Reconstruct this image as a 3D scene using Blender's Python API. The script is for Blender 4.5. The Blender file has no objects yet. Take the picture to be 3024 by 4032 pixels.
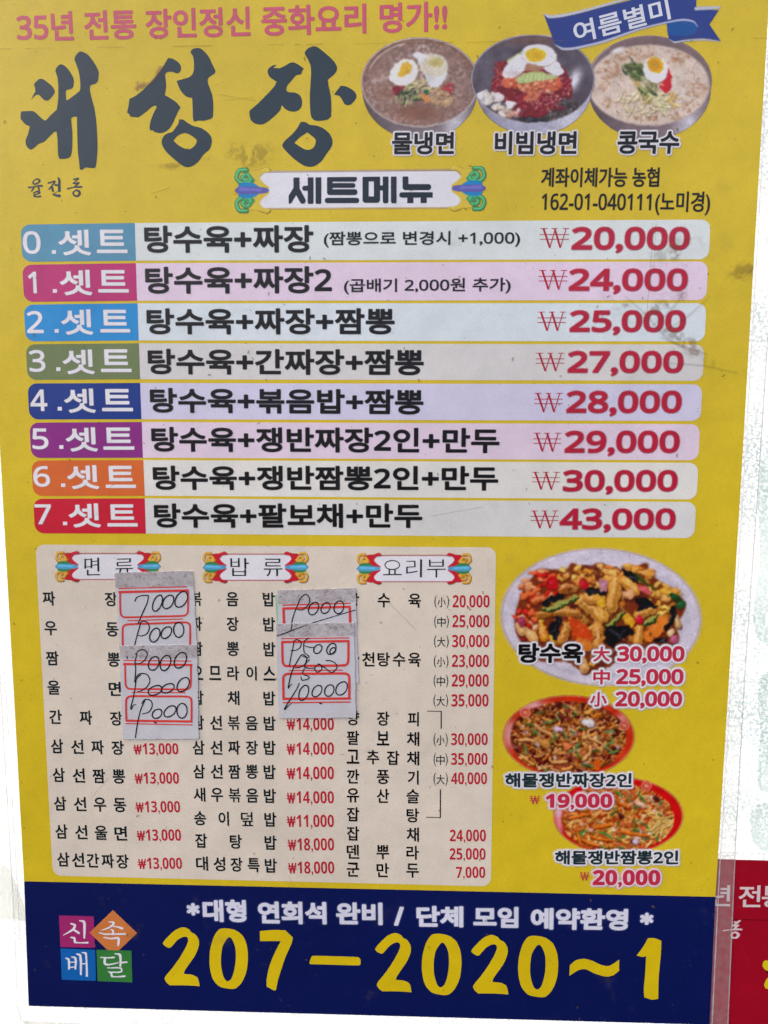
import bpy, math, random
import numpy as np
from mathutils import Vector, Matrix
from mathutils.geometry import tessellate_polygon

random.seed(7)
SC = bpy.context.scene
COL = SC.collection

# ------------------------------------------------------------------ camera
S = 0.42 / 1.0018            # distance camera - poster plane, metres (poster is 0.42 m wide)
CZ = 1.62                    # camera height
YAW, PIT, ROL = 0.03364118, 1.45535019, 0.00202014
MR = Matrix.Rotation(YAW, 3, 'Z') @ Matrix.Rotation(PIT, 3, 'X') @ Matrix.Rotation(ROL, 3, 'Z')
cd = bpy.data.cameras.new('camera')
cam = bpy.data.objects.new('camera', cd)
COL.objects.link(cam)
cam.matrix_world = Matrix.Translation((0, -S, CZ)) @ MR.to_4x4()
cd.sensor_fit = 'VERTICAL'
cd.sensor_height = 36.0
cd.sensor_width = 27.0
cd.lens = 36.0 * 2912 / 4032
cd.clip_start = 0.02
cd.clip_end = 200
SC.camera = cam

# ------------------------------------------------------------------ light
SUN_EL, SUN_AZ = math.radians(42), math.radians(-75)   # the sun stands to the left, a little behind the window's plane
w = bpy.data.worlds.new('World')
SC.world = w
w.use_nodes = True
nt = w.node_tree
bg = nt.nodes['Background']
sky = nt.nodes.new('ShaderNodeTexSky')
sky.sky_type = 'NISHITA'
sky.sun_disc = False
sky.sun_elevation = SUN_EL
sky.sun_rotation = SUN_AZ
sky.air_density = 0.3
sky.dust_density = 10.0
sky.ozone_density = 0.0
nt.links.new(sky.outputs[0], bg.inputs[0])
bg.inputs[1].default_value = 0.15
sl = bpy.data.lights.new('sun', 'SUN')
sl.energy = 2.0
sl.angle = math.radians(0.5)
sl.color = (1.0, 0.96, 0.90)
so = bpy.data.objects.new('sun', sl)
COL.objects.link(so)
sd = Vector((math.sin(SUN_AZ) * math.cos(SUN_EL), math.cos(SUN_AZ) * math.cos(SUN_EL), math.sin(SUN_EL)))
so.rotation_euler = (-sd).to_track_quat('-Z', 'Y').to_euler()
so.location = (0.5, 3, 4)
SC.view_settings.view_transform = 'Standard'
SC.view_settings.look = 'None'
SC.view_settings.gamma = 1.0
SC.view_settings.exposure = 2.42
SC.cycles.transparent_max_bounces = 24
SC.cycles.max_bounces = 6

# ------------------------------------------------------------------ the poster's plane, measured on the photograph
MRn = np.array(MR)


def W(px, py):
    """picture measure -> X, Z on the wall plane (vectorised)"""
    px = np.asarray(px, float)
    py = np.asarray(py, float)
    v = np.stack([(px - 1512) / 2912, -(py - 2016) / 2912, -np.ones_like(px)], -1) @ MRn.T
    s = S / v[..., 1]
    return v[..., 0] * s, CZ + v[..., 2] * s


class F:
    """a measuring frame: origin and scale on the photograph"""
    def __init__(s, ox, oy, k):
        s.o, s.k = (ox, oy), k

    def __call__(s, *a):
        r = []
        for i, v in enumerate(a):
            r.append(s.o[i % 2] + v / s.k)
        return r

    def pts(s, L):
        return [(s.o[0] + p[0] / s.k, s.o[1] + p[1] / s.k) + tuple(p[2:]) for p in L]


fA = F(0, 0, 1.0972); fB = F(1300, 0, .9623); fC = F(0, 850, 1.0972); fD = F(1400, 850, 1.02155)
fE = F(0, 1450, 1.0972); fF = F(1400, 1450, 1.02155); fG = F(100, 2100, 2.07375); fH = F(700, 2100, 2.212)
fI = F(1300, 2100, 2.37); fJ = F(100, 2800, 1.8433); fK = F(900, 2750, 1.5082); fL = F(1900, 2100, 1.476)
fM = F(1900, 2700, 1.476); fN = F(0, 3400, 1.0972); fO = F(1500, 3400, 1.0886); fP = F(2780, 3420, 3.6148)
fQ = F(60, 180, 4.336); fR = F(480, 180, 4.1475); fS = F(960, 170, 3.5298); fT = F(600, 3620, 1.8852)
fU = F(1450, 3640, 1.3825); fV = F(90, 660, 6.144); fW = F(200, 3560, 4.4838); fX1 = F(1400, 130, 3.318)
fX2 = F(1840, 130, 3.1904); fX3 = F(2290, 130, 3.0722); fX4 = F(1950, 2140, 1.9988); fX5 = F(1950, 2720, 2.765)
fX6 = F(2150, 3040, 2.9625); fY1 = F(900, 640, 1.5651); fY2 = F(2100, 0, 2.1829)

# ------------------------------------------------------------------ materials
EXPO = 0.76


def lin(c):
    c = np.asarray(c, float) / 255.0
    return np.where(c <= .04045, c / 12.92, ((c + .055) / 1.055) ** 2.4)


def alb(c, veil=0.010):
    return np.clip((lin(c) - veil) / EXPO * np.array([1, 1, .93]), 0.002, 0.9)


def grain_group():
    """print grain, faint soiling and specks of a dusty laminated print; colour in, colour out, plus a bump"""
    g = bpy.data.node_groups.new('soiled_print', 'ShaderNodeTree')
    g.interface.new_socket('Color', in_out='INPUT', socket_type='NodeSocketColor')
    g.interface.new_socket('Color', in_out='OUTPUT', socket_type='NodeSocketColor')
    g.interface.new_socket('Normal', in_out='OUTPUT', socket_type='NodeSocketVector')
    N, L = g.nodes, g.links
    gi, go = N.new('NodeGroupInput'), N.new('NodeGroupOutput')
    geo = N.new('ShaderNodeNewGeometry')

    def noise(scale, det, rough=.5):
        n = N.new('ShaderNodeTexNoise')
        n.inputs['Scale'].default_value = scale
        n.inputs['Detail'].default_value = det
        n.inputs['Roughness'].default_value = rough
        L.new(geo.outputs['Position'], n.inputs['Vector'])
        return n.outputs['Fac']

    def ramp(sock, a, b, lo, hi):
        r = N.new('ShaderNodeMapRange')
        r.inputs[1].default_value, r.inputs[2].default_value = a, b
        r.inputs[3].default_value, r.inputs[4].default_value = lo, hi
        L.new(sock, r.inputs[0])
        return r.outputs[0]

    def mul(a, b):
        m = N.new('ShaderNodeMath')
        m.operation = 'MULTIPLY'
        L.new(a, m.inputs[0])
        L.new(b, m.inputs[1])
        return m.outputs[0]
    fine = ramp(noise(2600, 2, .7), .25, .75, .87, 1.12)
    mid = ramp(noise(70, 4, .6), .3, .7, .95, 1.045)
    big = ramp(noise(9, 3, .5), .3, .7, .93, 1.05)
    tot = mul(mul(fine, mid), big)
    vm = N.new('ShaderNodeVectorMath')
    vm.operation = 'SCALE'
    L.new(gi.outputs[0], vm.inputs[0])
    L.new(tot, vm.inputs['Scale'])
    # specks of dirt: two noises that must both peak
    sp = mul(ramp(noise(520, 2, .6), .68, .74, 0, 1), ramp(noise(60, 2, .5), .50, .62, 0, 1))
    sm = mul(ramp(noise(38, 5, .65), .60, .75, 0, .30), ramp(noise(11, 2, .5), .45, .65, 0.1, 1))
    ad = N.new('ShaderNodeMath')
    ad.operation = 'ADD'
    ad.use_clamp = True
    sp2 = N.new('ShaderNodeMath')
    sp2.operation = 'MULTIPLY'
    sp2.inputs[1].default_value = .45
    L.new(sp, sp2.inputs[0])
    L.new(sp2.outputs[0], ad.inputs[0])
    L.new(sm, ad.inputs[1])
    mx = N.new('ShaderNodeMix')
    mx.data_type = 'RGBA'
    L.new(ad.outputs[0], mx.inputs['Factor'])
    L.new(vm.outputs[0], mx.inputs['A'])
    mx.inputs['B'].default_value = (.16, .13, .07, 1)
    L.new(mx.outputs['Result'], go.inputs[0])
    b = N.new('ShaderNodeBump')
    b.inputs['Strength'].default_value = .25
    b.inputs['Distance'].default_value = .002
    L.new(noise(24, 3, .5), b.inputs['Height'])
    b2 = N.new('ShaderNodeBump')
    b2.inputs['Strength'].default_value = .12
    b2.inputs['Distance'].default_value = .0002
    L.new(noise(1500, 2, .6), b2.inputs['Height'])
    L.new(b.outputs[0], b2.inputs['Normal'])
    L.new(b2.outputs[0], go.inputs[1])
    return g


GG = grain_group()
MATS = {}


def pmat(key, color=None, attr=False, alpha=1.0, coat=1.0, rough=.45, croughness=.33):
    if key in MATS:
        return MATS[key]
    m = bpy.data.materials.new(key)
    m.use_nodes = True
    n, l = m.node_tree.nodes, m.node_tree.links
    b = n['Principled BSDF']
    g = n.new('ShaderNodeGroup')
    g.node_tree = GG
    if attr:
        a = n.new('ShaderNodeAttribute')
        a.attribute_name = 'Col'
        l.new(a.outputs['Color'], g.inputs[0])
        l.new(a.outputs['Alpha'], b.inputs['Alpha'])
    else:
        g.inputs[0].default_value = (*color, 1)
        b.inputs['Alpha'].default_value = alpha
    l.new(g.outputs[0], b.inputs['Base Color'])
    l.new(g.outputs[1], b.inputs['Normal'])
    l.new(g.outputs[1], b.inputs['Coat Normal'])
    b.inputs['Roughness'].default_value = rough
    b.inputs['Specular IOR Level'].default_value = .25
    b.inputs['Coat Weight'].default_value = coat * .6
    b.inputs['Coat Roughness'].default_value = croughness
    MATS[key] = m
    return m


def ink(name, rgb, **k):
    m = pmat(name, tuple(float(v) for v in alb(rgb)), **k)
    m['rgb'] = rgb
    return m


PAINT = pmat('printed_picture', attr=True)

K_YEL = ink('yellow_print', (204, 180, 44))
K_BLUE = ink('navy_print', (22, 34, 82))
K_BEIGE = ink('beige_print', (210, 200, 186))
K_NAME = ink('slate_ink', (38, 56, 66))
K_BLACK = ink('black_ink', (16, 22, 24))
K_TABLE = ink('table_ink', (24, 38, 40))
K_RED = ink('crimson_ink', (174, 36, 58))
K_RED2 = ink('table_red_ink', (178, 42, 56))
K_PINK = ink('rose_ink', (192, 84, 108))
K_WHITE = ink('white_print', (226, 226, 232))
K_PHONE = ink('phone_yellow', (206, 180, 32))
K_PLINE = ink('dish_red_ink', (184, 48, 72))


# ------------------------------------------------------------------ object helpers
Y0 = -0.0010


def yl(layer):
    return Y0 - layer * 2.5e-5


def root(name, label, cat, x, z, group=None, y=0.0):
    o = bpy.data.objects.new(name, None)
    o.empty_display_size = .02
    COL.objects.link(o)
    o.location = (x, y, z)
    o['label'] = label
    o['category'] = cat
    if group:
        o['group'] = group
    return o


def wloc(o):
    v = Vector((0, 0, 0))
    while o is not None:
        v += o.location
        o = o.parent
    return v


def link(name, me, mat, parent, origin):
    o = bpy.data.objects.new(name, me)
    COL.objects.link(o)
    if parent is not None:
        o.parent = parent
        o.location = origin - wloc(parent)
    else:
        o.location = origin
    if mat is not None:
        me.materials.append(mat)
    return o


def mesh(name, verts, faces, mat, parent=None, label=None):
    v = np.asarray(verts, float)
    c = (v.min(0) + v.max(0)) / 2
    me = bpy.data.meshes.new(name)
    me.from_pydata((v - c).tolist(), [], faces)
    me.update()
    o = link(name, me, mat, parent, Vector(c))
    if label:
        o['label'] = label
    return o


def grid_mesh(name, X, Z, y, rgb, alpha, parent, mat=None, thresh=.02):
    """a vertex coloured sheet; cells without ink are left out"""
    h, w_ = alpha.shape
    idx = np.arange(h * w_).reshape(h, w_)
    am = np.maximum(np.maximum(alpha[:-1, :-1], alpha[1:, :-1]), np.maximum(alpha[:-1, 1:], alpha[1:, 1:]))
    keep = am > thresh
    q = np.stack([idx[1:, :-1][keep], idx[1:, 1:][keep], idx[:-1, 1:][keep], idx[:-1, :-1][keep]], -1)
    used = np.unique(q)
    remap = np.full(h * w_, -1)
    remap[used] = np.arange(len(used))
    q = remap[q]
    xs, zs = X.ravel()[used], Z.ravel()[used]
    ys = np.full_like(xs, y)
    co = np.stack([xs, ys, zs], -1)
    c = (co.min(0) + co.max(0)) / 2
    co = co - c
    me = bpy.data.meshes.new(name)
    me.vertices.add(len(used))
    me.vertices.foreach_set('co', co.ravel())
    me.loops.add(q.size)
    me.loops.foreach_set('vertex_index', q.ravel().astype(np.int32))
    me.polygons.add(len(q))
    me.polygons.foreach_set('loop_start', (np.arange(len(q)) * 4).astype(np.int32))
    me.update(calc_edges=True)
    a = me.attributes.new('Col', 'FLOAT_COLOR', 'POINT')
    rgba = np.concatenate([rgb.reshape(-1, 3)[used], alpha.reshape(-1, 1)[used]], 1)
    a.data.foreach_set('color', rgba.ravel().astype(np.float32))
    return link(name, me, mat or PAINT, parent, Vector(c))


# ------------------------------------------------------------------ numpy helpers
RS = np.random.RandomState(11)


def vnoise(h, w_, cell, octaves=3, rs=RS):
    out = np.zeros((h, w_))
    amp, tot = 1.0, 0
    for o in range(octaves):
        c = max(cell / 2 ** o, 1.0)
        gh, gw = int(h / c) + 3, int(w_ / c) + 3
        g = rs.rand(gh, gw)
        yy, xx = np.arange(h) / c, np.arange(w_) / c
        yi, xi = yy.astype(int), xx.astype(int)
        fy, fx = (yy - yi)[:, None], (xx - xi)[None]
        fy, fx = fy * fy * (3 - 2 * fy), fx * fx * (3 - 2 * fx)
        a = g[yi][:, xi]; b = g[yi][:, xi + 1]; c_ = g[yi + 1][:, xi]; d = g[yi + 1][:, xi + 1]
        out += amp * ((a * (1 - fx) + b * fx) * (1 - fy) + (c_ * (1 - fx) + d * fx) * fy)
        tot += amp
        amp *= .55
    return out / tot


def catmull(P, closed=True, n=6):
    """smooth outline; a point given with a third value is a sharp corner"""
    P = [tuple(p) for p in P]
    m = len(P)
    out = []
    rng = range(m) if closed else range(m - 1)
    for i in rng:
        p1, p2 = P[i], P[(i + 1) % m]
        p0 = P[i - 1] if (closed or i > 0) else p1
        p3 = P[(i + 2) % m] if (closed or i + 2 < m) else p2
        a, b = np.array(p1[:2]), np.array(p2[:2])
        L = np.linalg.norm(b - a)

        def tan(u, v, q, corner):
            if corner:
                return (b - a) * .9
            t = np.array(v[:2], float) - np.array(u[:2], float)
            k = np.linalg.norm(t)
            return t / k * L if k > 0 else t
        m1 = tan(p0, p2, p1, len(p1) > 2)
        m2 = tan(p1, p3, p2, len(p2) > 2)
        for j in range(n):
            t = j / n
            h00, h10 = 2 * t ** 3 - 3 * t ** 2 + 1, t ** 3 - 2 * t ** 2 + t
            h01, h11 = -2 * t ** 3 + 3 * t ** 2, t ** 3 - t ** 2
            out.append(tuple(h00 * a + h10 * m1 * .8 + h01 * b + h11 * m2 * .8))
    if not closed:
        out.append(P[-1][:2])
    return out


def shape(name, loops, layer, mat, parent, y=None, label=None):
    """flat filled outline (first loop) with holes, given in picture measure"""
    y = yl(layer) if y is None else y
    L3, flat = [], []
    for lp in loops:
        a = np.array([p[:2] for p in lp], float)
        X, Z = W(a[:, 0], a[:, 1])
        L3.append([Vector((x, z, 0)) for x, z in zip(X, Z)])
        flat += [(x, y, z) for x, z in zip(X, Z)]
    tris = tessellate_polygon(L3)
    fs = []
    for t in tris:
        a, b, c = (flat[i] for i in t)
        cr = (b[0] - a[0]) * (c[2] - a[2]) - (b[2] - a[2]) * (c[0] - a[0])
        fs.append(tuple(t) if cr > 0 else tuple(reversed(t)))
    return mesh(name, flat, fs, mat, parent, label)


def rrect_pts(TL, TR, BR, BL, r, n=6):
    C = [np.array(p, float) for p in (TL, TR, BR, BL)]
    out = []
    for i in range(4):
        p, a, b = C[i], C[i - 1], C[(i + 1) % 4]
        rr = r[i] if isinstance(r, (list, tuple)) else r
        if rr <= 0:
            out.append(tuple(p))
            continue
        ua, ub = (a - p) / np.linalg.norm(a - p), (b - p) / np.linalg.norm(b - p)
        q = p + (ua + ub) * rr
        for j in range(n + 1):
            t = j / n * math.pi / 2
            out.append(tuple(q - ub * rr * math.cos(t) - ua * rr * math.sin(t)))
    return out


def ribbon(pts, width, smooth=True, closed=False):
    """quads along a path in picture measure, with varying width -> verts2d, faces"""
    P = catmull([p[:2] for p in pts], closed, 6) if smooth and len(pts) > 2 else [p[:2] for p in pts]
    P = np.array(P, float)
    n = len(P)
    ws = width if hasattr(width, '__len__') else None
    if ws is not None:
        wv = np.interp(np.linspace(0, 1, n), np.linspace(0, 1, len(ws)), ws)
    else:
        wv = np.full(n, float(width))
    if closed:
        T = np.roll(P, -1, 0) - np.roll(P, 1, 0)
    else:
        T = np.gradient(P, axis=0)
    T /= np.maximum(np.linalg.norm(T, axis=1, keepdims=True), 1e-6)
    Nn = np.stack([T[:, 1], -T[:, 0]], -1)
    A, B = P + Nn * wv[:, None] / 2, P - Nn * wv[:, None] / 2
    v = np.concatenate([A, B])
    f = [(i, i + n, (i + 1) % n + n, (i + 1) % n) for i in range(n if closed else n - 1)]
    return v, f


def strokes(name, items, layer, mat, parent, y=None, label=None):
    """many pen strokes in one mesh; each a hair above the one before"""
    y = yl(layer) if y is None else y
    V, Fc = [], []
    for k, it in enumerate(items):
        pts, wd = it[0], it[1]
        opt = it[2] if len(it) > 2 else {}
        v, f = ribbon(pts, wd, opt.get('smooth', True), opt.get('closed', False))
        X, Z = W(v[:, 0], v[:, 1])
        o = len(V)
        yy = y - (k % 12) * 1.5e-6
        V += [(x, yy, z) for x, z in zip(X, Z)]
        for q in f:
            q = [i + o for i in q]
            a, b, c = V[q[0]], V[q[1]], V[q[2]]
            cr = (b[0] - a[0]) * (c[2] - a[2]) - (b[2] - a[2]) * (c[0] - a[0])
            Fc.append(tuple(q) if cr > 0 else tuple(reversed(q)))
    return mesh(name, V, Fc, mat, parent, label)


# ------------------------------------------------------------------ lettering from the built-in typeface
GC = {}


def digits(s, bold):
    # sans digits whose 1 carries a flag, as on the print
    base = 0x1D7EC if bold else 0x1D7E2
    return ''.join(chr(base + int(ch)) if ch in '0123456789' else ch for ch in s)


def glyph(body, weight):
    body = digits(body, weight >= .02 or weight < 0)
    weight = max(weight, 0)
    k = (body, weight)
    if k not in GC:
        c = bpy.data.curves.new('t', 'FONT')
        c.body = body
        c.offset = weight
        c.resolution_u = 4
        o = bpy.data.objects.new('t', c)
        COL.objects.link(o)
        dg = bpy.context.evaluated_depsgraph_get()
        me = bpy.data.meshes.new_from_object(o.evaluated_get(dg))
        n = len(me.vertices)
        co = np.zeros(n * 3)
        me.vertices.foreach_get('co', co)
        fs = [tuple(p.vertices) for p in me.polygons]
        GC[k] = (co.reshape(-1, 3)[:, :2].copy(), fs)
        bpy.data.objects.remove(o)
        bpy.data.curves.remove(c)
        bpy.data.meshes.remove(me)
    return GC[k]


def place(body, p0, p1, h, weight, ref=None, yref=None):
    """glyph vertices laid on the plane: ink runs from p0 to p1 (picture measure) and is h high"""
    v, f = glyph(body, weight)
    x0, x1 = v[:, 0].min(), v[:, 0].max()
    if yref:
        r, _ = glyph(yref, weight)
    else:
        r = v
    y0, y1 = r[:, 1].min(), r[:, 1].max()
    (X0, Z0), (X1, Z1) = W(*p0), W(*p1)
    Xh, Zh = W(p0[0], p0[1] - h)
    H = math.hypot(Xh - X0, Zh - Z0)
    dx, dz = X1 - X0, Z1 - Z0
    L = math.hypot(dx, dz)
    ux, uz = dx / L, dz / L
    a = (v[:, 0] - x0) / (x1 - x0) * L
    b = (v[:, 1] - y0) / (y1 - y0) * H
    return np.stack([X0 + a * ux - b * uz, Z0 + a * uz + b * ux], -1), f


def txt(name, body, fr, box, layer, mat, parent, weight=.02, yref=None, dy=0, halo=None, label=None, shadow=None, grow=0, rgb=None, soft=2.6):
    """box = x0, top, x1, bottom (left end) in frame measure; dy = how far the right end lies lower"""
    x0, t, x1, b = box
    p0, p1 = fr(x0, b), fr(x1, b + dy)
    if yref is None and any(ch in body for ch in ',()'):
        s = body.replace(',', '').replace('(', '').replace(')', '')
        yref = s if s.strip() else None
    h = (b - t) / fr.k
    if grow:
        p0, p1 = (p0[0] + grow, p0[1] - grow), (p1[0] - grow, p1[1] - grow)
        h -= 2 * grow
    P, f = place(body, p0, p1, h, weight, yref=yref)
    if halo:
        field_mesh('lettering_halo' if name != 'glow' else name, [(P, f)], halo[0] + grow, halo[1], halo[2], layer - 1, parent)
    if shadow:
        mesh('lettering_shadow', [(x + shadow[0], yl(layer - .5), z - shadow[1]) for x, z in P], f, shadow[2], parent)
    if grow:
        return field_mesh(name, [(P, f)], grow, soft, rgb or mat['rgb'], layer, parent, pitch=1.9)
    return mesh(name, [(x, yl(layer), z) for x, z in P], f, mat, parent, label)


def field(polys, segs, margin, pitch):
    """signed distance on a grid over the plane: polys = [(verts, faces)], segs = [(x0,z0,x1,z1,r)]"""
    pts = [p[0] for p in polys] + ([np.array(segs)[:, :2], np.array(segs)[:, 2:4]] if len(segs) else [])
    allp = np.concatenate(pts)
    lo, hi = allp.min(0) - margin, allp.max(0) + margin
    nx, nz = int((hi[0] - lo[0]) / pitch) + 2, int((hi[1] - lo[1]) / pitch) + 2
    gx, gz = lo[0] + np.arange(nx) * pitch, lo[1] + np.arange(nz) * pitch
    D = np.full((nz, nx), 1.0)
    ins = np.zeros((nz, nx), bool)
    for V, Fs in polys:
        cnt = {}
        for fc in Fs:
            for i in range(len(fc)):
                e = (fc[i], fc[(i + 1) % len(fc)])
                k = (min(e), max(e))
                cnt[k] = cnt.get(k, 0) + 1
            for t in range(1, len(fc) - 1):
                a, b, c = V[fc[0]], V[fc[t]], V[fc[t + 1]]
                i0 = max(int((min(a[0], b[0], c[0]) - lo[0]) / pitch), 0); i1 = int((max(a[0], b[0], c[0]) - lo[0]) / pitch) + 2
                j0 = max(int((min(a[1], b[1], c[1]) - lo[1]) / pitch), 0); j1 = int((max(a[1], b[1], c[1]) - lo[1]) / pitch) + 2
                X, Z = gx[i0:i1][None], gz[j0:j1][:, None]
                d1 = (X - b[0]) * (a[1] - b[1]) - (a[0] - b[0]) * (Z - b[1])
                d2 = (X - c[0]) * (b[1] - c[1]) - (b[0] - c[0]) * (Z - c[1])
                d3 = (X - a[0]) * (c[1] - a[1]) - (c[0] - a[0]) * (Z - a[1])
                ins[j0:j1, i0:i1] |= ((d1 >= 0) & (d2 >= 0) & (d3 >= 0)) | ((d1 <= 0) & (d2 <= 0) & (d3 <= 0))
        segs = list(segs) + [(*V[k[0]], *V[k[1]], 0.0) for k, n in cnt.items() if n == 1]
    R = margin + pitch * 2
    for x0, z0, x1, z1, r in segs:
        i0 = max(int((min(x0, x1) - R - r - lo[0]) / pitch), 0); i1 = int((max(x0, x1) + R + r - lo[0]) / pitch) + 2
        j0 = max(int((min(z0, z1) - R - r - lo[1]) / pitch), 0); j1 = int((max(z0, z1) + R + r - lo[1]) / pitch) + 2
        X, Z = gx[i0:i1][None], gz[j0:j1][:, None]
        dx, dz = x1 - x0, z1 - z0
        q = dx * dx + dz * dz
        t = np.clip(((X - x0) * dx + (Z - z0) * dz) / q, 0, 1) if q > 0 else 0
        d = np.hypot(X - x0 - t * dx, Z - z0 - t * dz) - r
        D[j0:j1, i0:i1] = np.minimum(D[j0:j1, i0:i1], d)
    D = np.where(ins, -np.abs(D), D)
    return gx, gz, D


PX = 0.42 / 2950    # metres per picture unit, about


def field_mesh(name, polys, grow, soft, rgb, layer, parent, segs=(), pitch=2.6, strength=1.0, y=None):
    gx, gz, D = field(polys, segs, (grow + soft) * PX, pitch * PX)
    a = np.clip((grow * PX + soft * PX / 2 - D) / (soft * PX), 0, 1) * strength
    a = a * a * (3 - 2 * a)
    a[0] = a[-1] = 0
    X, Z = np.meshgrid(gx, gz)
    col = np.broadcast_to(alb(rgb), a.shape + (3,))
    # grid_mesh expects rows running downwards
    return grid_mesh(name, X[::-1], Z[::-1], yl(layer) if y is None else y, col[::-1], a[::-1], parent)


def segs_of(fr, lines, n=5):
    """polylines with width (frame measure) -> capsule segments on the plane, optional taper"""
    out = []
    for pts, wd in lines:
        P = catmull(pts, False, n) if len(pts) > 2 else [p[:2] for p in pts]
        P = np.array(P, float)
        ws = np.interp(np.linspace(0, 1, len(P)), np.linspace(0, 1, len(wd)), wd) if hasattr(wd, '__len__') else np.full(len(P), float(wd))
        X, Z = W(fr.o[0] + P[:, 0] / fr.k, fr.o[1] + P[:, 1] / fr.k)
        for i in range(len(P) - 1):
            out.append((X[i], Z[i], X[i + 1], Z[i + 1], (ws[i] + ws[i + 1]) / 4 / fr.k * PX))
    return out


def brush(name, fr, lines, rgb, layer, parent, n=5, grow=0, soft=2.5, pitch=2.0, y=None):
    return field_mesh(name, [], grow, soft, rgb, layer, parent, segs_of(fr, lines, n), pitch, y=y)


def sh(*pts):
    """sharp polyline points"""
    return [(p[0], p[1], 1) for p in pts]


def won(fr, box, layer, mat, parent, thick=.13, thin=.045, serif=True):
    x0, t, x1, b = box
    w_, h = x1 - x0, b - t
    k = 1.0 / fr.k

    def q(u, v):
        return fr(x0 + u * w_, t + v * h)
    a, c = thick * h * k, thin * h * k
    it = [([q(.12, 0), q(.34, 1)], a), ([q(.34, 1), q(.52, 0.05)], c * 1.3), ([q(.50, 0), q(.70, 1)], a),
          ([q(.70, 1), q(.90, 0)], c * 1.3), ([q(0, .32), q(1, .32)], c), ([q(0, .56), q(1, .56)], c)]
    if serif:
        it += [([q(.02, .01), q(.26, .01)], c), ([q(.40, .01), q(.60, .01)], c), ([q(.78, .01), q(1.0, .01)], c)]
    it = [(i[0], i[1], {'smooth': False}) for i in it]
    return strokes('won_sign', it, layer, mat, parent)


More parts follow.
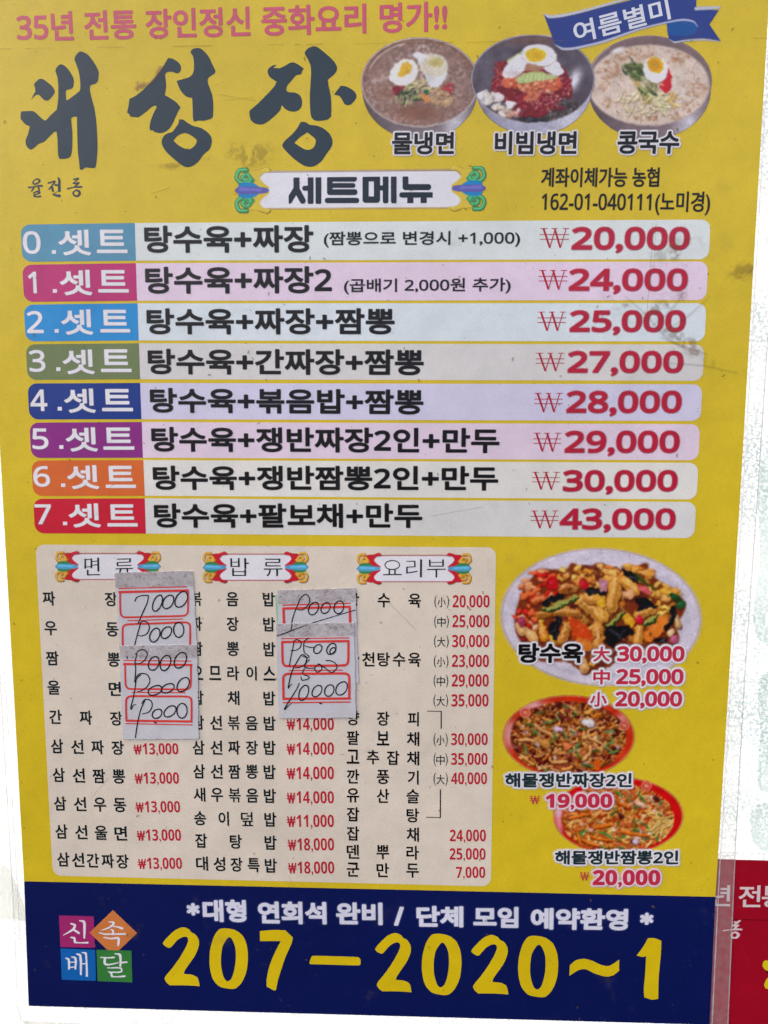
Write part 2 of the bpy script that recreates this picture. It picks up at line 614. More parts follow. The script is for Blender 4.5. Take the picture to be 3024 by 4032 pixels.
# ------------------------------------------------------------------ picture painter
class Canvas:
    def __init__(s, x0, y0, x1, y1, pitch=3.0):
        s.x0, s.y0, s.p = x0, y0, pitch
        s.w, s.h = int((x1 - x0) / pitch) + 1, int((y1 - y0) / pitch) + 1
        s.xs, s.ys = x0 + np.arange(s.w) * pitch, y0 + np.arange(s.h) * pitch
        s.rgb = np.zeros((s.h, s.w, 3))
        s.a = np.zeros((s.h, s.w))
        s.mask = None
        s.warp = 4.0

    def win(s, x0, y0, x1, y1):
        i0, i1 = max(int((x0 - s.x0) / s.p), 0), min(int((x1 - s.x0) / s.p) + 2, s.w)
        j0, j1 = max(int((y0 - s.y0) / s.p), 0), min(int((y1 - s.y0) / s.p) + 2, s.h)
        return i0, i1, j0, j1

    def lay(s, W_, cov, col, alpha=True):
        i0, i1, j0, j1 = W_
        if i1 <= i0 or j1 <= j0:
            return
        if s.mask is not None:
            cov = cov * s.mask[j0:j1, i0:i1]
        c = cov[..., None]
        r, a = s.rgb[j0:j1, i0:i1], s.a[j0:j1, i0:i1]
        na = a + cov * (1 - a) if alpha else a
        s.rgb[j0:j1, i0:i1] = np.where(a[..., None] < .01, np.asarray(col, float), r * (1 - c) + np.asarray(col, float) * c)
        s.a[j0:j1, i0:i1] = na

    def ell(s, cx, cy, rx, ry, col, rot=0, soft=None, op=1, wob=0):
        m = max(rx, ry) * 1.3 + 6
        W_ = s.win(cx - m, cy - m, cx + m, cy + m)
        i0, i1, j0, j1 = W_
        X, Y = s.xs[i0:i1][None] - cx, s.ys[j0:j1][:, None] - cy
        c, n = math.cos(rot), math.sin(rot)
        u, v = X * c + Y * n, -X * n + Y * c
        r = np.hypot(u / rx, v / ry)
        if wob:
            th = np.arctan2(v, u)
            ph = random.random() * 6
            r = r * (1 + wob * (np.sin(3 * th + ph) + .6 * np.sin(5 * th + 2 * ph) + .4 * np.sin(8 * th + 3 * ph)))
        sf = (soft if soft is not None else s.p * 1.2) / min(rx, ry)
        s.lay(W_, np.clip((1 - r) / sf + .5, 0, 1) * op, col)

    def seg(s, pts, width, col, soft=None, op=1, smooth=True, taper=False):
        P = np.array(catmull(pts, False, 4) if smooth and len(pts) > 2 else [p[:2] for p in pts], float)
        wm = (max(width) if hasattr(width, '__len__') else width)
        ws = np.interp(np.linspace(0, 1, len(P)), np.linspace(0, 1, len(width)), width) if hasattr(width, '__len__') else np.full(len(P), float(width))
        m = wm / 2 + 6
        W_ = s.win(P[:, 0].min() - m, P[:, 1].min() - m, P[:, 0].max() + m, P[:, 1].max() + m)
        i0, i1, j0, j1 = W_
        if i1 <= i0 or j1 <= j0:
            return
        X, Y = s.xs[i0:i1][None], s.ys[j0:j1][:, None]
        D = np.full((j1 - j0, i1 - i0), 1e9)
        for i in range(len(P) - 1):
            a, d = P[i], P[i + 1] - P[i]
            q = max(d @ d, 1e-9)
            t = np.clip(((X - a[0]) * d[0] + (Y - a[1]) * d[1]) / q, 0, 1)
            r = (ws[i] * (1 - t) + ws[i + 1] * t) / 2
            D = np.minimum(D, np.hypot(X - a[0] - t * d[0], Y - a[1] - t * d[1]) - r)
        sf = soft if soft is not None else s.p * 1.2
        s.lay(W_, np.clip(.5 - D / sf, 0, 1) * op, col)

    def poly(s, pts, col, soft=None, op=1, smooth=True):
        P = np.array(catmull(pts, True, 4) if smooth else [p[:2] for p in pts], float)
        W_ = s.win(P[:, 0].min() - 6, P[:, 1].min() - 6, P[:, 0].max() + 6, P[:, 1].max() + 6)
        i0, i1, j0, j1 = W_
        if i1 <= i0 or j1 <= j0:
            return None
        X, Y = s.xs[i0:i1][None], s.ys[j0:j1][:, None]
        ins = np.zeros((j1 - j0, i1 - i0), bool)
        D = np.full(ins.shape, 1e9)
        Q = np.roll(P, -1, 0)
        for a, b in zip(P, Q):
            d = b - a
            q = max(d @ d, 1e-9)
            t = np.clip(((X - a[0]) * d[0] + (Y - a[1]) * d[1]) / q, 0, 1)
            D = np.minimum(D, np.hypot(X - a[0] - t * d[0], Y - a[1] - t * d[1]))
            if a[1] != b[1]:
                ins ^= ((a[1] > Y) != (b[1] > Y)) & (X < (b[0] - a[0]) * (Y - a[1]) / (b[1] - a[1]) + a[0])
        D = np.where(ins, -D, D)
        sf = soft if soft is not None else s.p * 1.2
        cov = np.clip(.5 - D / sf, 0, 1) * op
        s.lay(W_, cov, col)
        return W_, cov

    def tint(s, cov, col):
        c = np.clip(cov, 0, 1)[..., None]
        s.rgb = s.rgb * (1 - c) + np.asarray(col, float) * c

    def done(s, name, layer, parent, y=None, feather=None):
        X, Z = W(*np.meshgrid(s.xs, s.ys))
        al = s.a.copy()
        if name == 'food_picture':
            # irregular edges, like real morsels
            wv = s.warp
            dx = (vnoise(s.h, s.w, 5, 3) - .5) * wv
            dy = (vnoise(s.h, s.w, 5, 3) - .5) * wv
            jj, ii = np.mgrid[0:s.h, 0:s.w]
            rr = np.hypot((ii / s.w - .5) * 2, (jj / s.h - .5) * 2)
            k = np.clip((.84 - rr) / .2, 0, 1)
            fi, fj = np.clip(ii + dx * k, 0, s.w - 1.01), np.clip(jj + dy * k, 0, s.h - 1.01)
            i0, j0 = fi.astype(int), fj.astype(int)
            fx, fy = (fi - i0)[..., None], (fj - j0)[..., None]
            s.rgb = (s.rgb[j0, i0] * (1 - fx) + s.rgb[j0, i0 + 1] * fx) * (1 - fy) + (s.rgb[j0 + 1, i0] * (1 - fx) + s.rgb[j0 + 1, i0 + 1] * fx) * fy
            m = s.a[..., None] > .01
            r = s.rgb.copy()
            for ax in (0, 1):
                r = np.where(m, (np.roll(r, 1, ax) + 2.2 * r + np.roll(r, -1, ax)) / 4.2, r)
            nz = vnoise(s.h, s.w, 1.8, 2)[..., None]
            nb = vnoise(s.h, s.w, 9, 2)[..., None]
            r = r * (.94 + .12 * nz) * (.93 + .13 * nb)
            g = r.mean(-1, keepdims=True)
            s.rgb = (g + (r - g) * 1.06 - 128) * 1.08 + 118
        al[0] = al[-1] = 0
        al[:, 0] = al[:, -1] = 0
        return grid_mesh(name, X, Z, yl(layer) if y is None else y, alb(np.clip(s.rgb, 0, 255)), al, parent)


def jit(c, d):
    k = random.uniform(-d, d)
    return tuple(min(max(v + k + random.uniform(-d, d) * .4, 0), 255) for v in c)


def inside(cx, cy, rx, ry):
    while True:
        u, v = random.uniform(-1, 1), random.uniform(-1, 1)
        if u * u + v * v < 1:
            return cx + u * rx, cy + v * ry


def noodle(c, x, y, L, wd, col, bend=1.0, ang=None):
    a = random.uniform(0, math.pi * 2) if ang is None else ang
    P = [(x, y)]
    k = random.uniform(-1, 1) * bend
    for i in range(5):
        a += k * .45 + random.uniform(-.3, .3) * bend
        x += math.cos(a) * L / 5
        y += math.sin(a) * L / 5 * .7
        P.append((x, y))
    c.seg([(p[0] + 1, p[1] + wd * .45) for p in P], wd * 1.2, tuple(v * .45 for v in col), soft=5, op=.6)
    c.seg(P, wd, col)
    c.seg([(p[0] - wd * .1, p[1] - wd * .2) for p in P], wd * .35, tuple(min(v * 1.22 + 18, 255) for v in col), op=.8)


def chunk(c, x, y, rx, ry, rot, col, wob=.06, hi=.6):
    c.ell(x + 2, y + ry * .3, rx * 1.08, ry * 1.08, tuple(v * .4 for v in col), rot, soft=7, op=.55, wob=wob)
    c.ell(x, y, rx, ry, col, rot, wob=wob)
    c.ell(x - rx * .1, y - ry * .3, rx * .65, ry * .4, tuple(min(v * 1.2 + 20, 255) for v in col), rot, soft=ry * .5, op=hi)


# ==================================================================  THE PLACE
# ------------------------------------------------------------------ frosted window pane
def window():
    m = bpy.data.materials.new('frosted_glass')
    m.use_nodes = True
    n, l = m.node_tree.nodes, m.node_tree.links
    n.remove(n['Principled BSDF'])
    out = n['Material Output']
    geo = n.new('ShaderNodeNewGeometry')

    def noise(s, d, r=.5, src=None):
        t = n.new('ShaderNodeTexNoise')
        t.inputs['Scale'].default_value = s
        t.inputs['Detail'].default_value = d
        t.inputs['Roughness'].default_value = r
        l.new(src or geo.outputs['Position'], t.inputs['Vector'])
        return t.outputs['Fac']

    def rng(s, a, b, lo, hi):
        r = n.new('ShaderNodeMapRange')
        for i, v in enumerate((a, b, lo, hi)):
            r.inputs[i + 1].default_value = v
        l.new(s, r.inputs[0])
        return r.outputs[0]
    sep = n.new('ShaderNodeSeparateXYZ')
    l.new(geo.outputs['Position'], sep.inputs[0])
    g1 = rng(noise(560, 3, .65), .42, .55, 0, 1)
    g2 = rng(noise(16, 3, .6), .35, .62, .35, 1)
    side = rng(sep.outputs['X'], 0.12, 0.20, .6, 1)
    mm = n.new('ShaderNodeMath'); mm.operation = 'MULTIPLY'
    l.new(g1, mm.inputs[0]); l.new(g2, mm.inputs[1])
    m2 = n.new('ShaderNodeMath'); m2.operation = 'MULTIPLY'
    l.new(mm.outputs[0], m2.inputs[0]); l.new(side, m2.inputs[1])
    mix = n.new('ShaderNodeMix'); mix.data_type = 'RGBA'
    l.new(m2.outputs[0], mix.inputs['Factor'])
    mix.inputs['A'].default_value = (.76, .80, .785, 1)
    mix.inputs['B'].default_value = (.30, .39, .41, 1)
    df, tr, gl = n.new('ShaderNodeBsdfDiffuse'), n.new('ShaderNodeBsdfTranslucent'), n.new('ShaderNodeBsdfGlossy')
    l.new(mix.outputs['Result'], df.inputs[0]); l.new(mix.outputs['Result'], tr.inputs[0])
    gl.inputs['Roughness'].default_value = .35
    b = n.new('ShaderNodeBump'); b.inputs['Strength'].default_value = .6; b.inputs['Distance'].default_value = .0006
    l.new(g1, b.inputs['Height'])
    for q in (df, gl):
        l.new(b.outputs[0], q.inputs['Normal'])
    a = n.new('ShaderNodeMixShader'); a.inputs[0].default_value = .62
    l.new(df.outputs[0], a.inputs[1]); l.new(tr.outputs[0], a.inputs[2])
    c = n.new('ShaderNodeMixShader'); c.inputs[0].default_value = .04
    l.new(a.outputs[0], c.inputs[1]); l.new(gl.outputs[0], c.inputs[2])
    l.new(c.outputs[0], out.inputs[0])
    r = root('window', 'bright frosted window pane behind both posters', 'window', 0, CZ - .75)
    x0, x1, z0, z1 = -.55, .55, CZ - .75, CZ + .55
    V = [(x0, 0, z0), (x1, 0, z0), (x1, 0, z1), (x0, 0, z1)]
    mesh('glass_pane', V, [(0, 1, 2, 3)], m, r)
    # patches of peeled decorative film on the glass
    fm = bpy.data.materials.new('window_film')
    fm.use_nodes = True
    nn, ll = fm.node_tree.nodes, fm.node_tree.links
    nn.remove(nn['Principled BSDF'])
    td, tt, tp, m1, m2_ = nn.new('ShaderNodeBsdfDiffuse'), nn.new('ShaderNodeBsdfTranslucent'), nn.new('ShaderNodeBsdfTransparent'), nn.new('ShaderNodeMixShader'), nn.new('ShaderNodeMixShader')
    td.inputs[0].default_value = tt.inputs[0].default_value = (.93, .96, .94, 1)
    tp.inputs[0].default_value = (.97, .98, .97, 1)
    m1.inputs[0].default_value = .62
    ll.new(td.outputs[0], m1.inputs[1]); ll.new(tt.outputs[0], m1.inputs[2])
    ll.new(tp.outputs[0], m2_.inputs[1]); ll.new(m1.outputs[0], m2_.inputs[2])
    ll.new(m2_.outputs[0], nn['Material Output'].inputs[0])
    tn = nn.new('ShaderNodeTexNoise'); tn.inputs['Scale'].default_value = 420; tn.inputs['Detail'].default_value = 3
    mr = nn.new('ShaderNodeMapRange'); mr.inputs[1].default_value = .4; mr.inputs[2].default_value = .6; mr.inputs[3].default_value = .15; mr.inputs[4].default_value = .5
    ll.new(tn.outputs['Fac'], mr.inputs[0]); ll.new(mr.outputs[0], m2_.inputs[0])
    for P in ([(2780, 2640), (3010, 2648), (2990, 3300), (2760, 3300)],
              [(-60, 3080), (90, 3090), (110, 3628), (-60, 3618)],
              ):
        shape('film_patch', [P], 0, fm, r, y=-.0003)
    fb = fm.copy(); fb.name = 'blue_window_film'
    for nd in fb.node_tree.nodes:
        if nd.type in ('BSDF_DIFFUSE', 'BSDF_TRANSLUCENT'):
            nd.inputs[0].default_value = (.50, .62, .62, 1)
        if nd.type == 'MAP_RANGE':
            nd.inputs[3].default_value, nd.inputs[4].default_value = .1, .85
    for P in (catmull([(3000, 2655), (3120, 2660), (3110, 3120), (3040, 3122), (2985, 3100), (2992, 2900)]), catmull([(2968, 3180), (3110, 3178), (3105, 3345), (2975, 3330)]), catmull([(3010, 1800), (3150, 1790), (3140, 2560), (2975, 2500), (2990, 2200), (2985, 1950)])):
        shape('film_patch', [P], 0, fb, r, y=-.00036)
    fd = fm.copy(); fd.name = 'soiled_window_film'
    for nd in fd.node_tree.nodes:
        if nd.type in ('BSDF_DIFFUSE', 'BSDF_TRANSLUCENT'):
            nd.inputs[0].default_value = (.34, .29, .24, 1)
        if nd.type == 'MAP_RANGE':
            nd.inputs[1].default_value, nd.inputs[2].default_value = .45, .62
            nd.inputs[3].default_value, nd.inputs[4].default_value = .0, .8
    shape('soiled_patch', [[(-60, 3360), (40, 3420), (95, 3560), (108, 3622), (-60, 3612)]], 0, fd, r, y=-.0004)
    shape('soiled_patch', [[(90, 4018), (700, 4044), (700, 4060), (90, 4034)]], 0, fd, r, y=-.0004)


window()

# ------------------------------------------------------------------ clear laminate (border of the pouch)
def clear_mat(name, milk, tint):
    m = bpy.data.materials.new(name)
    m.use_nodes = True
    n, l = m.node_tree.nodes, m.node_tree.links
    b = n['Principled BSDF']
    b.inputs['Base Color'].default_value = (*tint, 1)
    b.inputs['Roughness'].default_value = .3
    t = n.new('ShaderNodeTexNoise'); t.inputs['Scale'].default_value = 260; t.inputs['Detail'].default_value = 4
    g = n.new('ShaderNodeNewGeometry')
    l.new(g.outputs['Position'], t.inputs['Vector'])
    r = n.new('ShaderNodeMapRange')
    r.inputs[1].default_value, r.inputs[2].default_value = .35, .7
    r.inputs[3].default_value, r.inputs[4].default_value = milk * .8, milk * 1.25
    l.new(t.outputs['Fac'], r.inputs[0]); l.new(r.outputs[0], b.inputs['Alpha'])
    return m


M_FILM = clear_mat('clear_laminate', .22, (.62, .60, .58))
M_SEAM = clear_mat('laminate_edge', .5, (.78, .76, .74))
M_SEAMD = clear_mat('laminate_edge_shade', .55, (.30, .31, .30))

# ------------------------------------------------------------------ the yellow menu poster
cxp, czp = W(1455, 4030)
PO = root('menu_poster', 'yellow laminated restaurant menu poster with coloured set menu rows and a navy phone banner', 'poster', float(cxp), float(czp), y=-.001)
EDGE_L = [(-128, -620), (-94, 0), (0, 1700), (25, 2150), (62, 2800), (98, 3466), (116, 3956)]
EDGE_R = [(2791, 4030), (2814, 3527), (2829, 3300), (2914.6, 1900), (2955, 1200), (3023, 33), (3060, -600)]


def slab(name, P, y, th, mat, parent, label=None):
    a = np.array(P, float)
    X, Z = W(a[:, 0], a[:, 1])
    n = len(P)
    V = [(x, y, z) for x, z in zip(X, Z)] + [(x, y + th, z) for x, z in zip(X, Z)]
    tri = tessellate_polygon([[Vector((x, z, 0)) for x, z in zip(X, Z)]])
    Fs = []
    for t in tri:
        p, q, r = (V[i] for i in t)
        cr = (q[0] - p[0]) * (r[2] - p[2]) - (q[2] - p[2]) * (r[0] - p[0])
        Fs.append(tuple(t) if cr > 0 else tuple(reversed(t)))
    Fs += [(i, i + n, (i + 1) % n + n, (i + 1) % n) for i in range(n)]
    return mesh(name, V, Fs, mat, parent, label)


slab('poster_sheet', EDGE_L + EDGE_R, yl(0), .00035, K_YEL, PO)


def at_y(edge, y):
    e = sorted(edge, key=lambda p: p[1])
    return float(np.interp(y, [p[1] for p in e], [p[0] for p in e]))


# clear border of the laminate
film_l = [(-170, -620), (-60, 1700), (10, 2800), (26, 3078), (58, 3636), (70, 3960), (84, 4012), (112, 4030)]
film_r = [(2855, 4110), (2863, 4032), (2889, 3420), (2899, 3249), (2935, 2596), (2985, 1900), (3030, 1200), (3100, -600)]
inner_l = [(p[0] + 1.5, p[1]) for p in EDGE_L]
inner_r = [(p[0] - 1.5, p[1]) for p in EDGE_R]
bottom_in = [(116, 3955), (2791, 4029)]
shape('laminate_border', [film_l[:-1] + [inner_l[-1]] + inner_l[:-1][::-1]], 0, M_FILM, PO, y=yl(-4))
shape('laminate_border', [[(2860, 4110)] + film_r[1:] + inner_r[::-1][0:0] + [inner_r[-1]] + inner_r[::-1][1:]], 0, M_FILM, PO, y=yl(-4))
shape('laminate_border', [[(71, 3958), (84, 4012), (112, 4030), (2855, 4112), (2855, 4032), (2791, 4030), (116, 3956.5)]], 0, M_FILM, PO, y=yl(-4))
strokes('laminate_edge', [(film_r, 4, {'smooth': False}), ([(x + (at_y(EDGE_R, y) - x) * .86, y) for x, y in film_r[1:]], 5, {'smooth': False})], 0, M_SEAM, PO, y=yl(1))
strokes('laminate_edge', [(film_l, 3, {'smooth': False}), ([(x + 22, y) for x, y in film_l[:-2]], 3, {'smooth': False}), ([(112, 4030), (2855, 4112)], 4, {'smooth': False})], 0, M_SEAM, PO, y=yl(1))
strokes('laminate_edge', [([(p[0] - 3, p[1]) for p in film_r[1:]], 2.2, {'smooth': False}), ([(p[0] + 3, p[1]) for p in film_l], 1.6, {'smooth': False})], 0, M_SEAMD, PO, y=yl(1.4))

# slogan line
txt('slogan_lettering', '35년 전통 장인정신 중화요리 명가!!', F(0, 0, 1), (73, 54, 1760, 170), 2, K_PINK, PO, .0, dy=-42, grow=2.6)

# brushed restaurant name
c1 = [(1110, 118), (1160, 120), (1250, 165), (1330, 260), (1400, 370), (1435, 450), (1437, 520), (1420, 620), (1385, 660), (1310, 685), (1293, 710), (1290, 780),
      (1320, 920), (1365, 1080), (1395, 1280), (1410, 1500), (1418, 1750), (1405, 1950), (1385, 2075), (1360, 2100, 1), (1290, 2098), (1210, 2090), (1165, 2125),
      (1115, 2125, 1), (1105, 2000), (1085, 1850), (1075, 1600), (1070, 1400), (1068, 1225, 1), (1020, 1225), (970, 1245, 1), (975, 1350), (990, 1500), (990, 1700),
      (975, 1850), (945, 1915), (870, 1940), (770, 1945, 1), (748, 1880), (740, 1750), (735, 1600), (720, 1475, 1), (680, 1485), (610, 1550), (510, 1650), (410, 1690),
      (350, 1745), (285, 1785), (230, 1755), (195, 1690), (195, 1620), (235, 1520), (265, 1390, 1), (190, 1355), (105, 1260, 1), (108, 1190), (120, 1135, 1), (220, 1130),
      (320, 1128, 1), (370, 1160), (430, 1220), (510, 1288, 1), (545, 1280), (620, 1200), (725, 1105, 1), (740, 1000), (750, 850), (750, 700), (735, 550), (700, 440),
      (725, 385), (775, 335), (820, 338), (880, 375), (950, 460), (1000, 550), (1015, 620), (1005, 710), (980, 745), (890, 772), (878, 800), (885, 945, 1), (910, 942, 1),
      (1010, 870), (1110, 790, 1), (1125, 740), (1120, 600), (1100, 470), (1060, 340), (1025, 245), (1050, 180)]
c1b = [(340, 670), (380, 620), (440, 578), (500, 590), (560, 635), (630, 690), (675, 750), (690, 800), (660, 860), (610, 920), (570, 950), (520, 945), (470, 905),
       (430, 860), (390, 848), (350, 870), (290, 935, 1), (320, 865), (358, 800, 1), (355, 740)]
c2 = [(765, 215, 1), (830, 225), (910, 270), (965, 330), (975, 390), (950, 450), (900, 465), (850, 445), (790, 438), (735, 455), (715, 485, 1), (725, 570), (732, 680),
      (710, 820, 1), (800, 870), (900, 940), (968, 1020, 1), (930, 1080), (890, 1170), (830, 1300), (770, 1380), (700, 1425), (620, 1438), (540, 1418), (510, 1390, 1),
      (475, 1398, 1), (462, 1350), (480, 1240), (530, 1110), (578, 1015, 1), (560, 990), (500, 1010), (420, 1080), (340, 1140), (280, 1182, 1), (150, 1172, 1),
      (130, 1130), (95, 1105, 1), (118, 1000), (135, 880, 1), (230, 835), (350, 740), (480, 610), (600, 465), (690, 340)]
c2b = [(1130, 120), (1160, 75), (1220, 55), (1290, 60), (1360, 115), (1430, 200), (1480, 310), (1535, 430), (1520, 465), (1420, 540), (1408, 600), (1440, 700),
       (1485, 830), (1500, 980), (1495, 1170, 1), (1460, 1205), (1340, 1240, 1), (1260, 1235), (1185, 1255, 1), (1170, 1200), (1165, 1050), (1155, 865, 1), (1090, 855),
       (1030, 820), (960, 730), (900, 590, 1), (1020, 555), (1120, 520), (1175, 450), (1185, 320), (1170, 190)]
c2c = [(945, 1215, 1), (1010, 1220), (1080, 1270), (1170, 1320), (1300, 1355), (1400, 1420), (1465, 1500), (1475, 1590), (1440, 1700), (1340, 1790), (1260, 1900),
       (1170, 1970), (1080, 1995), (1000, 1970), (870, 1870), (740, 1750), (670, 1640), (660, 1560), (700, 1480), (760, 1440), (830, 1420), (900, 1330), (930, 1290)]
c2d = [(850, 1560, 1), (930, 1475), (1030, 1438), (1100, 1455), (1200, 1520), (1232, 1565), (1200, 1640), (1130, 1695), (1060, 1697), (970, 1660), (900, 1610)]
c3 = [(460, 315, 1), (410, 320), (350, 365), (335, 410), (365, 480), (460, 548, 1), (430, 610), (330, 720), (200, 850), (85, 950, 1), (85, 1010), (110, 1090),
      (170, 1130), (260, 1140), (330, 1105), (430, 1025), (510, 940), (530, 870, 1), (580, 925), (640, 955), (700, 962), (760, 945), (805, 890), (812, 810), (785, 740),
      (720, 700), (615, 690), (595, 650), (610, 600), (660, 540), (730, 460), (800, 445, 1), (815, 400), (838, 365, 1), (760, 310), (690, 278), (640, 290), (560, 335),
      (500, 360), (410, 355, 1)]
c3b = [(850, 150), (890, 90), (960, 58), (1020, 65), (1090, 115), (1180, 190), (1260, 270), (1298, 350), (1280, 420), (1170, 520, 1), (1185, 620), (1210, 740),
       (1220, 900), (1215, 1030, 1), (1170, 1070), (1060, 1090), (980, 1080), (940, 1030), (925, 920), (920, 750), (930, 580), (938, 430), (930, 320), (890, 230)]
c3c = [(1350, 603, 1), (1410, 610), (1480, 640), (1545, 690), (1568, 750), (1540, 810), (1490, 860), (1440, 873), (1400, 855), (1370, 800), (1330, 745), (1258, 728, 1), (1290, 680)]
c3d = [(795, 1103, 1), (860, 1108), (920, 1145), (1010, 1155), (1110, 1195), (1195, 1270), (1235, 1360), (1225, 1440), (1150, 1550), (1080, 1650), (1000, 1710),
       (920, 1728), (840, 1710), (730, 1640), (620, 1540), (550, 1460), (540, 1420), (580, 1360), (670, 1280), (740, 1200)]
c3e = [(885, 1250, 1), (950, 1300), (1000, 1350), (995, 1420), (960, 1470), (900, 1492), (840, 1480), (705, 1395, 1), (780, 1320)]


def multi(name, groups, layer, mat, parent, y=None):
    """several outlines (each with its holes) in one flat mesh"""
    V, Fs = [], []
    y = yl(layer) if y is None else y
    for loops in groups:
        L3, flat = [], []
        for lp in loops:
            a = np.array([p[:2] for p in lp], float)
            X, Z = W(a[:, 0], a[:, 1])
            L3.append([Vector((x, z, 0)) for x, z in zip(X, Z)])
            flat += [(x, y, z) for x, z in zip(X, Z)]
        o = len(V)
        V += flat
        for t in tessellate_polygon(L3):
            a, b, c = (flat[i] for i in t)
            cr = (b[0] - a[0]) * (c[2] - a[2]) - (b[2] - a[2]) * (c[0] - a[0])
            t = tuple(t) if cr > 0 else tuple(reversed(t))
            Fs.append(tuple(i + o for i in t))
    return mesh(name, V, Fs, mat, parent)


def cm(fr, L):
    return catmull(fr.pts(L), True, 5)


multi('brush_character', [[cm(fQ, c1)], [cm(fQ, c1b)]], 2, K_NAME, PO)
multi('brush_character', [[cm(fR, c2)], [cm(fR, c2b)], [cm(fR, c2c), cm(fR, c2d)]], 2, K_NAME, PO)
multi('brush_character', [[cm(fS, c3)], [cm(fS, c3b)], [cm(fS, c3c)], [cm(fS, c3d), cm(fS, c3e)]], 2, K_NAME, PO)

NB = (48, 58, 72)
brush('small_brush_lettering', fV, [
    ([(345, 290), (262, 370), (300, 412), (370, 395), (430, 340), (400, 300), (345, 285)], [16, 30, 34, 34, 44, 40, 24]),
    ([(160, 495), (280, 480), (400, 450), (485, 458)], [38, 24, 32, 46]), ([(290, 500), (235, 580)], [34, 30]), ([(395, 470), (412, 550)], [40, 48]),
    ([(285, 630), (360, 592), (432, 612), (360, 655), (292, 688), (360, 728), (450, 705)], [30, 34, 40, 24, 34, 44, 34]),
    ([(640, 388), (720, 365), (795, 350), (735, 440), (655, 535)], [36, 34, 36, 34, 34]), ([(725, 485), (752, 580)], [40, 58]),
    ([(882, 265), (905, 330), (900, 450), (905, 570)], [34, 60, 58, 66]), ([(805, 435), (880, 440)], [40, 36]),
    ([(870, 580), (765, 662)], [14, 10]), ([(760, 660), (840, 690), (905, 695)], [40, 50, 66]),
    ([(1250, 297), (1310, 290), (1362, 278)], [30, 36, 42]), ([(1350, 300), (1235, 392)], [26, 14]), ([(1235, 392), (1300, 398), (1370, 385)], [22, 34, 48]),
    ([(1360, 400), (1270, 480)], [40, 30]), ([(1100, 525), (1240, 490), (1340, 485), (1440, 478)], [38, 20, 38, 42]),
    ([(1300, 560), (1235, 625), (1270, 685), (1335, 705), (1395, 645), (1375, 585), (1300, 555)], [26, 34, 40, 42, 54, 52, 30])], NB, 2, PO, n=4, pitch=1.4, soft=2)

# ------------------------------------------------------------------ account lines
txt('account_lettering', '계좌이체가능 농협', fB, (797, 637, 1243, 711), 2, K_BLACK, PO, .0, grow=1.4)
txt('account_lettering', '162-01-040111(노미경)', fB, (799, 735, 1435, 798), 2, K_BLACK, PO, .0, yref='0', dy=2, grow=1.2)

# ------------------------------------------------------------------ "set menu" banner
cv = Canvas(915, 655, 1925, 850, 2.6)
cv.poly(fY1.pts([(245, 55, 1), (1350, 55, 1), (1405, 60), (1430, 90), (1425, 130), (1380, 165, 1), (1425, 200), (1430, 240), (1400, 272), (1340, 278, 1), (260, 284, 1),
                 (215, 282), (193, 255), (205, 220), (255, 178, 1), (210, 140), (193, 105), (210, 70)]), (214, 216, 228))
cv.seg(fY1.pts([(245, 60), (1370, 46)]), 4, (196, 170, 120), smooth=False, soft=4)
cv.seg(fY1.pts([(245, 64), (1370, 53)]), 2.5, (120, 110, 110), smooth=False)
cv.seg(fY1.pts([(265, 290), (1350, 284)]), 4, (190, 165, 110), smooth=False)


def curls(cv, fr, pts_list, col, wd, hi=True):
    for pts in pts_list:
        cv.seg(fr.pts([(x + 2, y + 3) for x, y in pts]), wd * 1.1, tuple(v * .5 for v in col), op=.5)
        cv.seg(fr.pts(pts), wd, col)
        if hi:
            cv.seg(fr.pts([(x - 2, y - 2) for x, y in pts]), wd * .25, tuple(min(v * 1.3 + 35, 255) for v in col), op=.7)


def orn(cv, fr, ax, sgn, y0, k, cA, cB, cC, cD, wd):
    """scroll ornament: ax = outer x, grows inward by sgn"""
    def m(L):
        return [(ax + sgn * p[0] * k, y0 + p[1] * k) for p in L]
    for fl in (1, -1):
        def mm(L):
            return m([(p[0], fl * p[1]) for p in L])
        curls(cv, fr, [mm([(150, -115), (190, -128), (205, -120)]), mm([(100, -100), (140, -90), (165, -112), (200, -118)])], cA, wd * 1.3)
        cv.poly(fr.pts(mm([(80, -110), (150, -120), (200, -122), (158, -100), (150, -70), (170, -45), (205, -10), (120, -10), (90, -60)])), cA)
        curls(cv, fr, [mm([(70, -122), (25, -118), (10, -75), (30, -50), (70, -45), (105, -60)]), mm([(60, -95), (45, -80), (62, -62), (90, -75), (75, -95)]), mm([(95, -70), (88, -50), (60, -50)])], cB, wd * 1.75)
    cv.poly(fr.pts(m([(20, -30), (60, -48), (120, -38), (155, 0), (120, 38), (60, 48), (20, 30), (28, 0)])), cC)
    cv.poly(fr.pts(m([(0, 0), (25, -20), (110, -20), (205, 0), (110, 22), (25, 20)])), cD)
    cv.poly(fr.pts(m([(20, -8), (100, -12), (160, -2), (100, 2)])), tuple(min(v * 1.25 + 10, 255) for v in cD), op=.6)


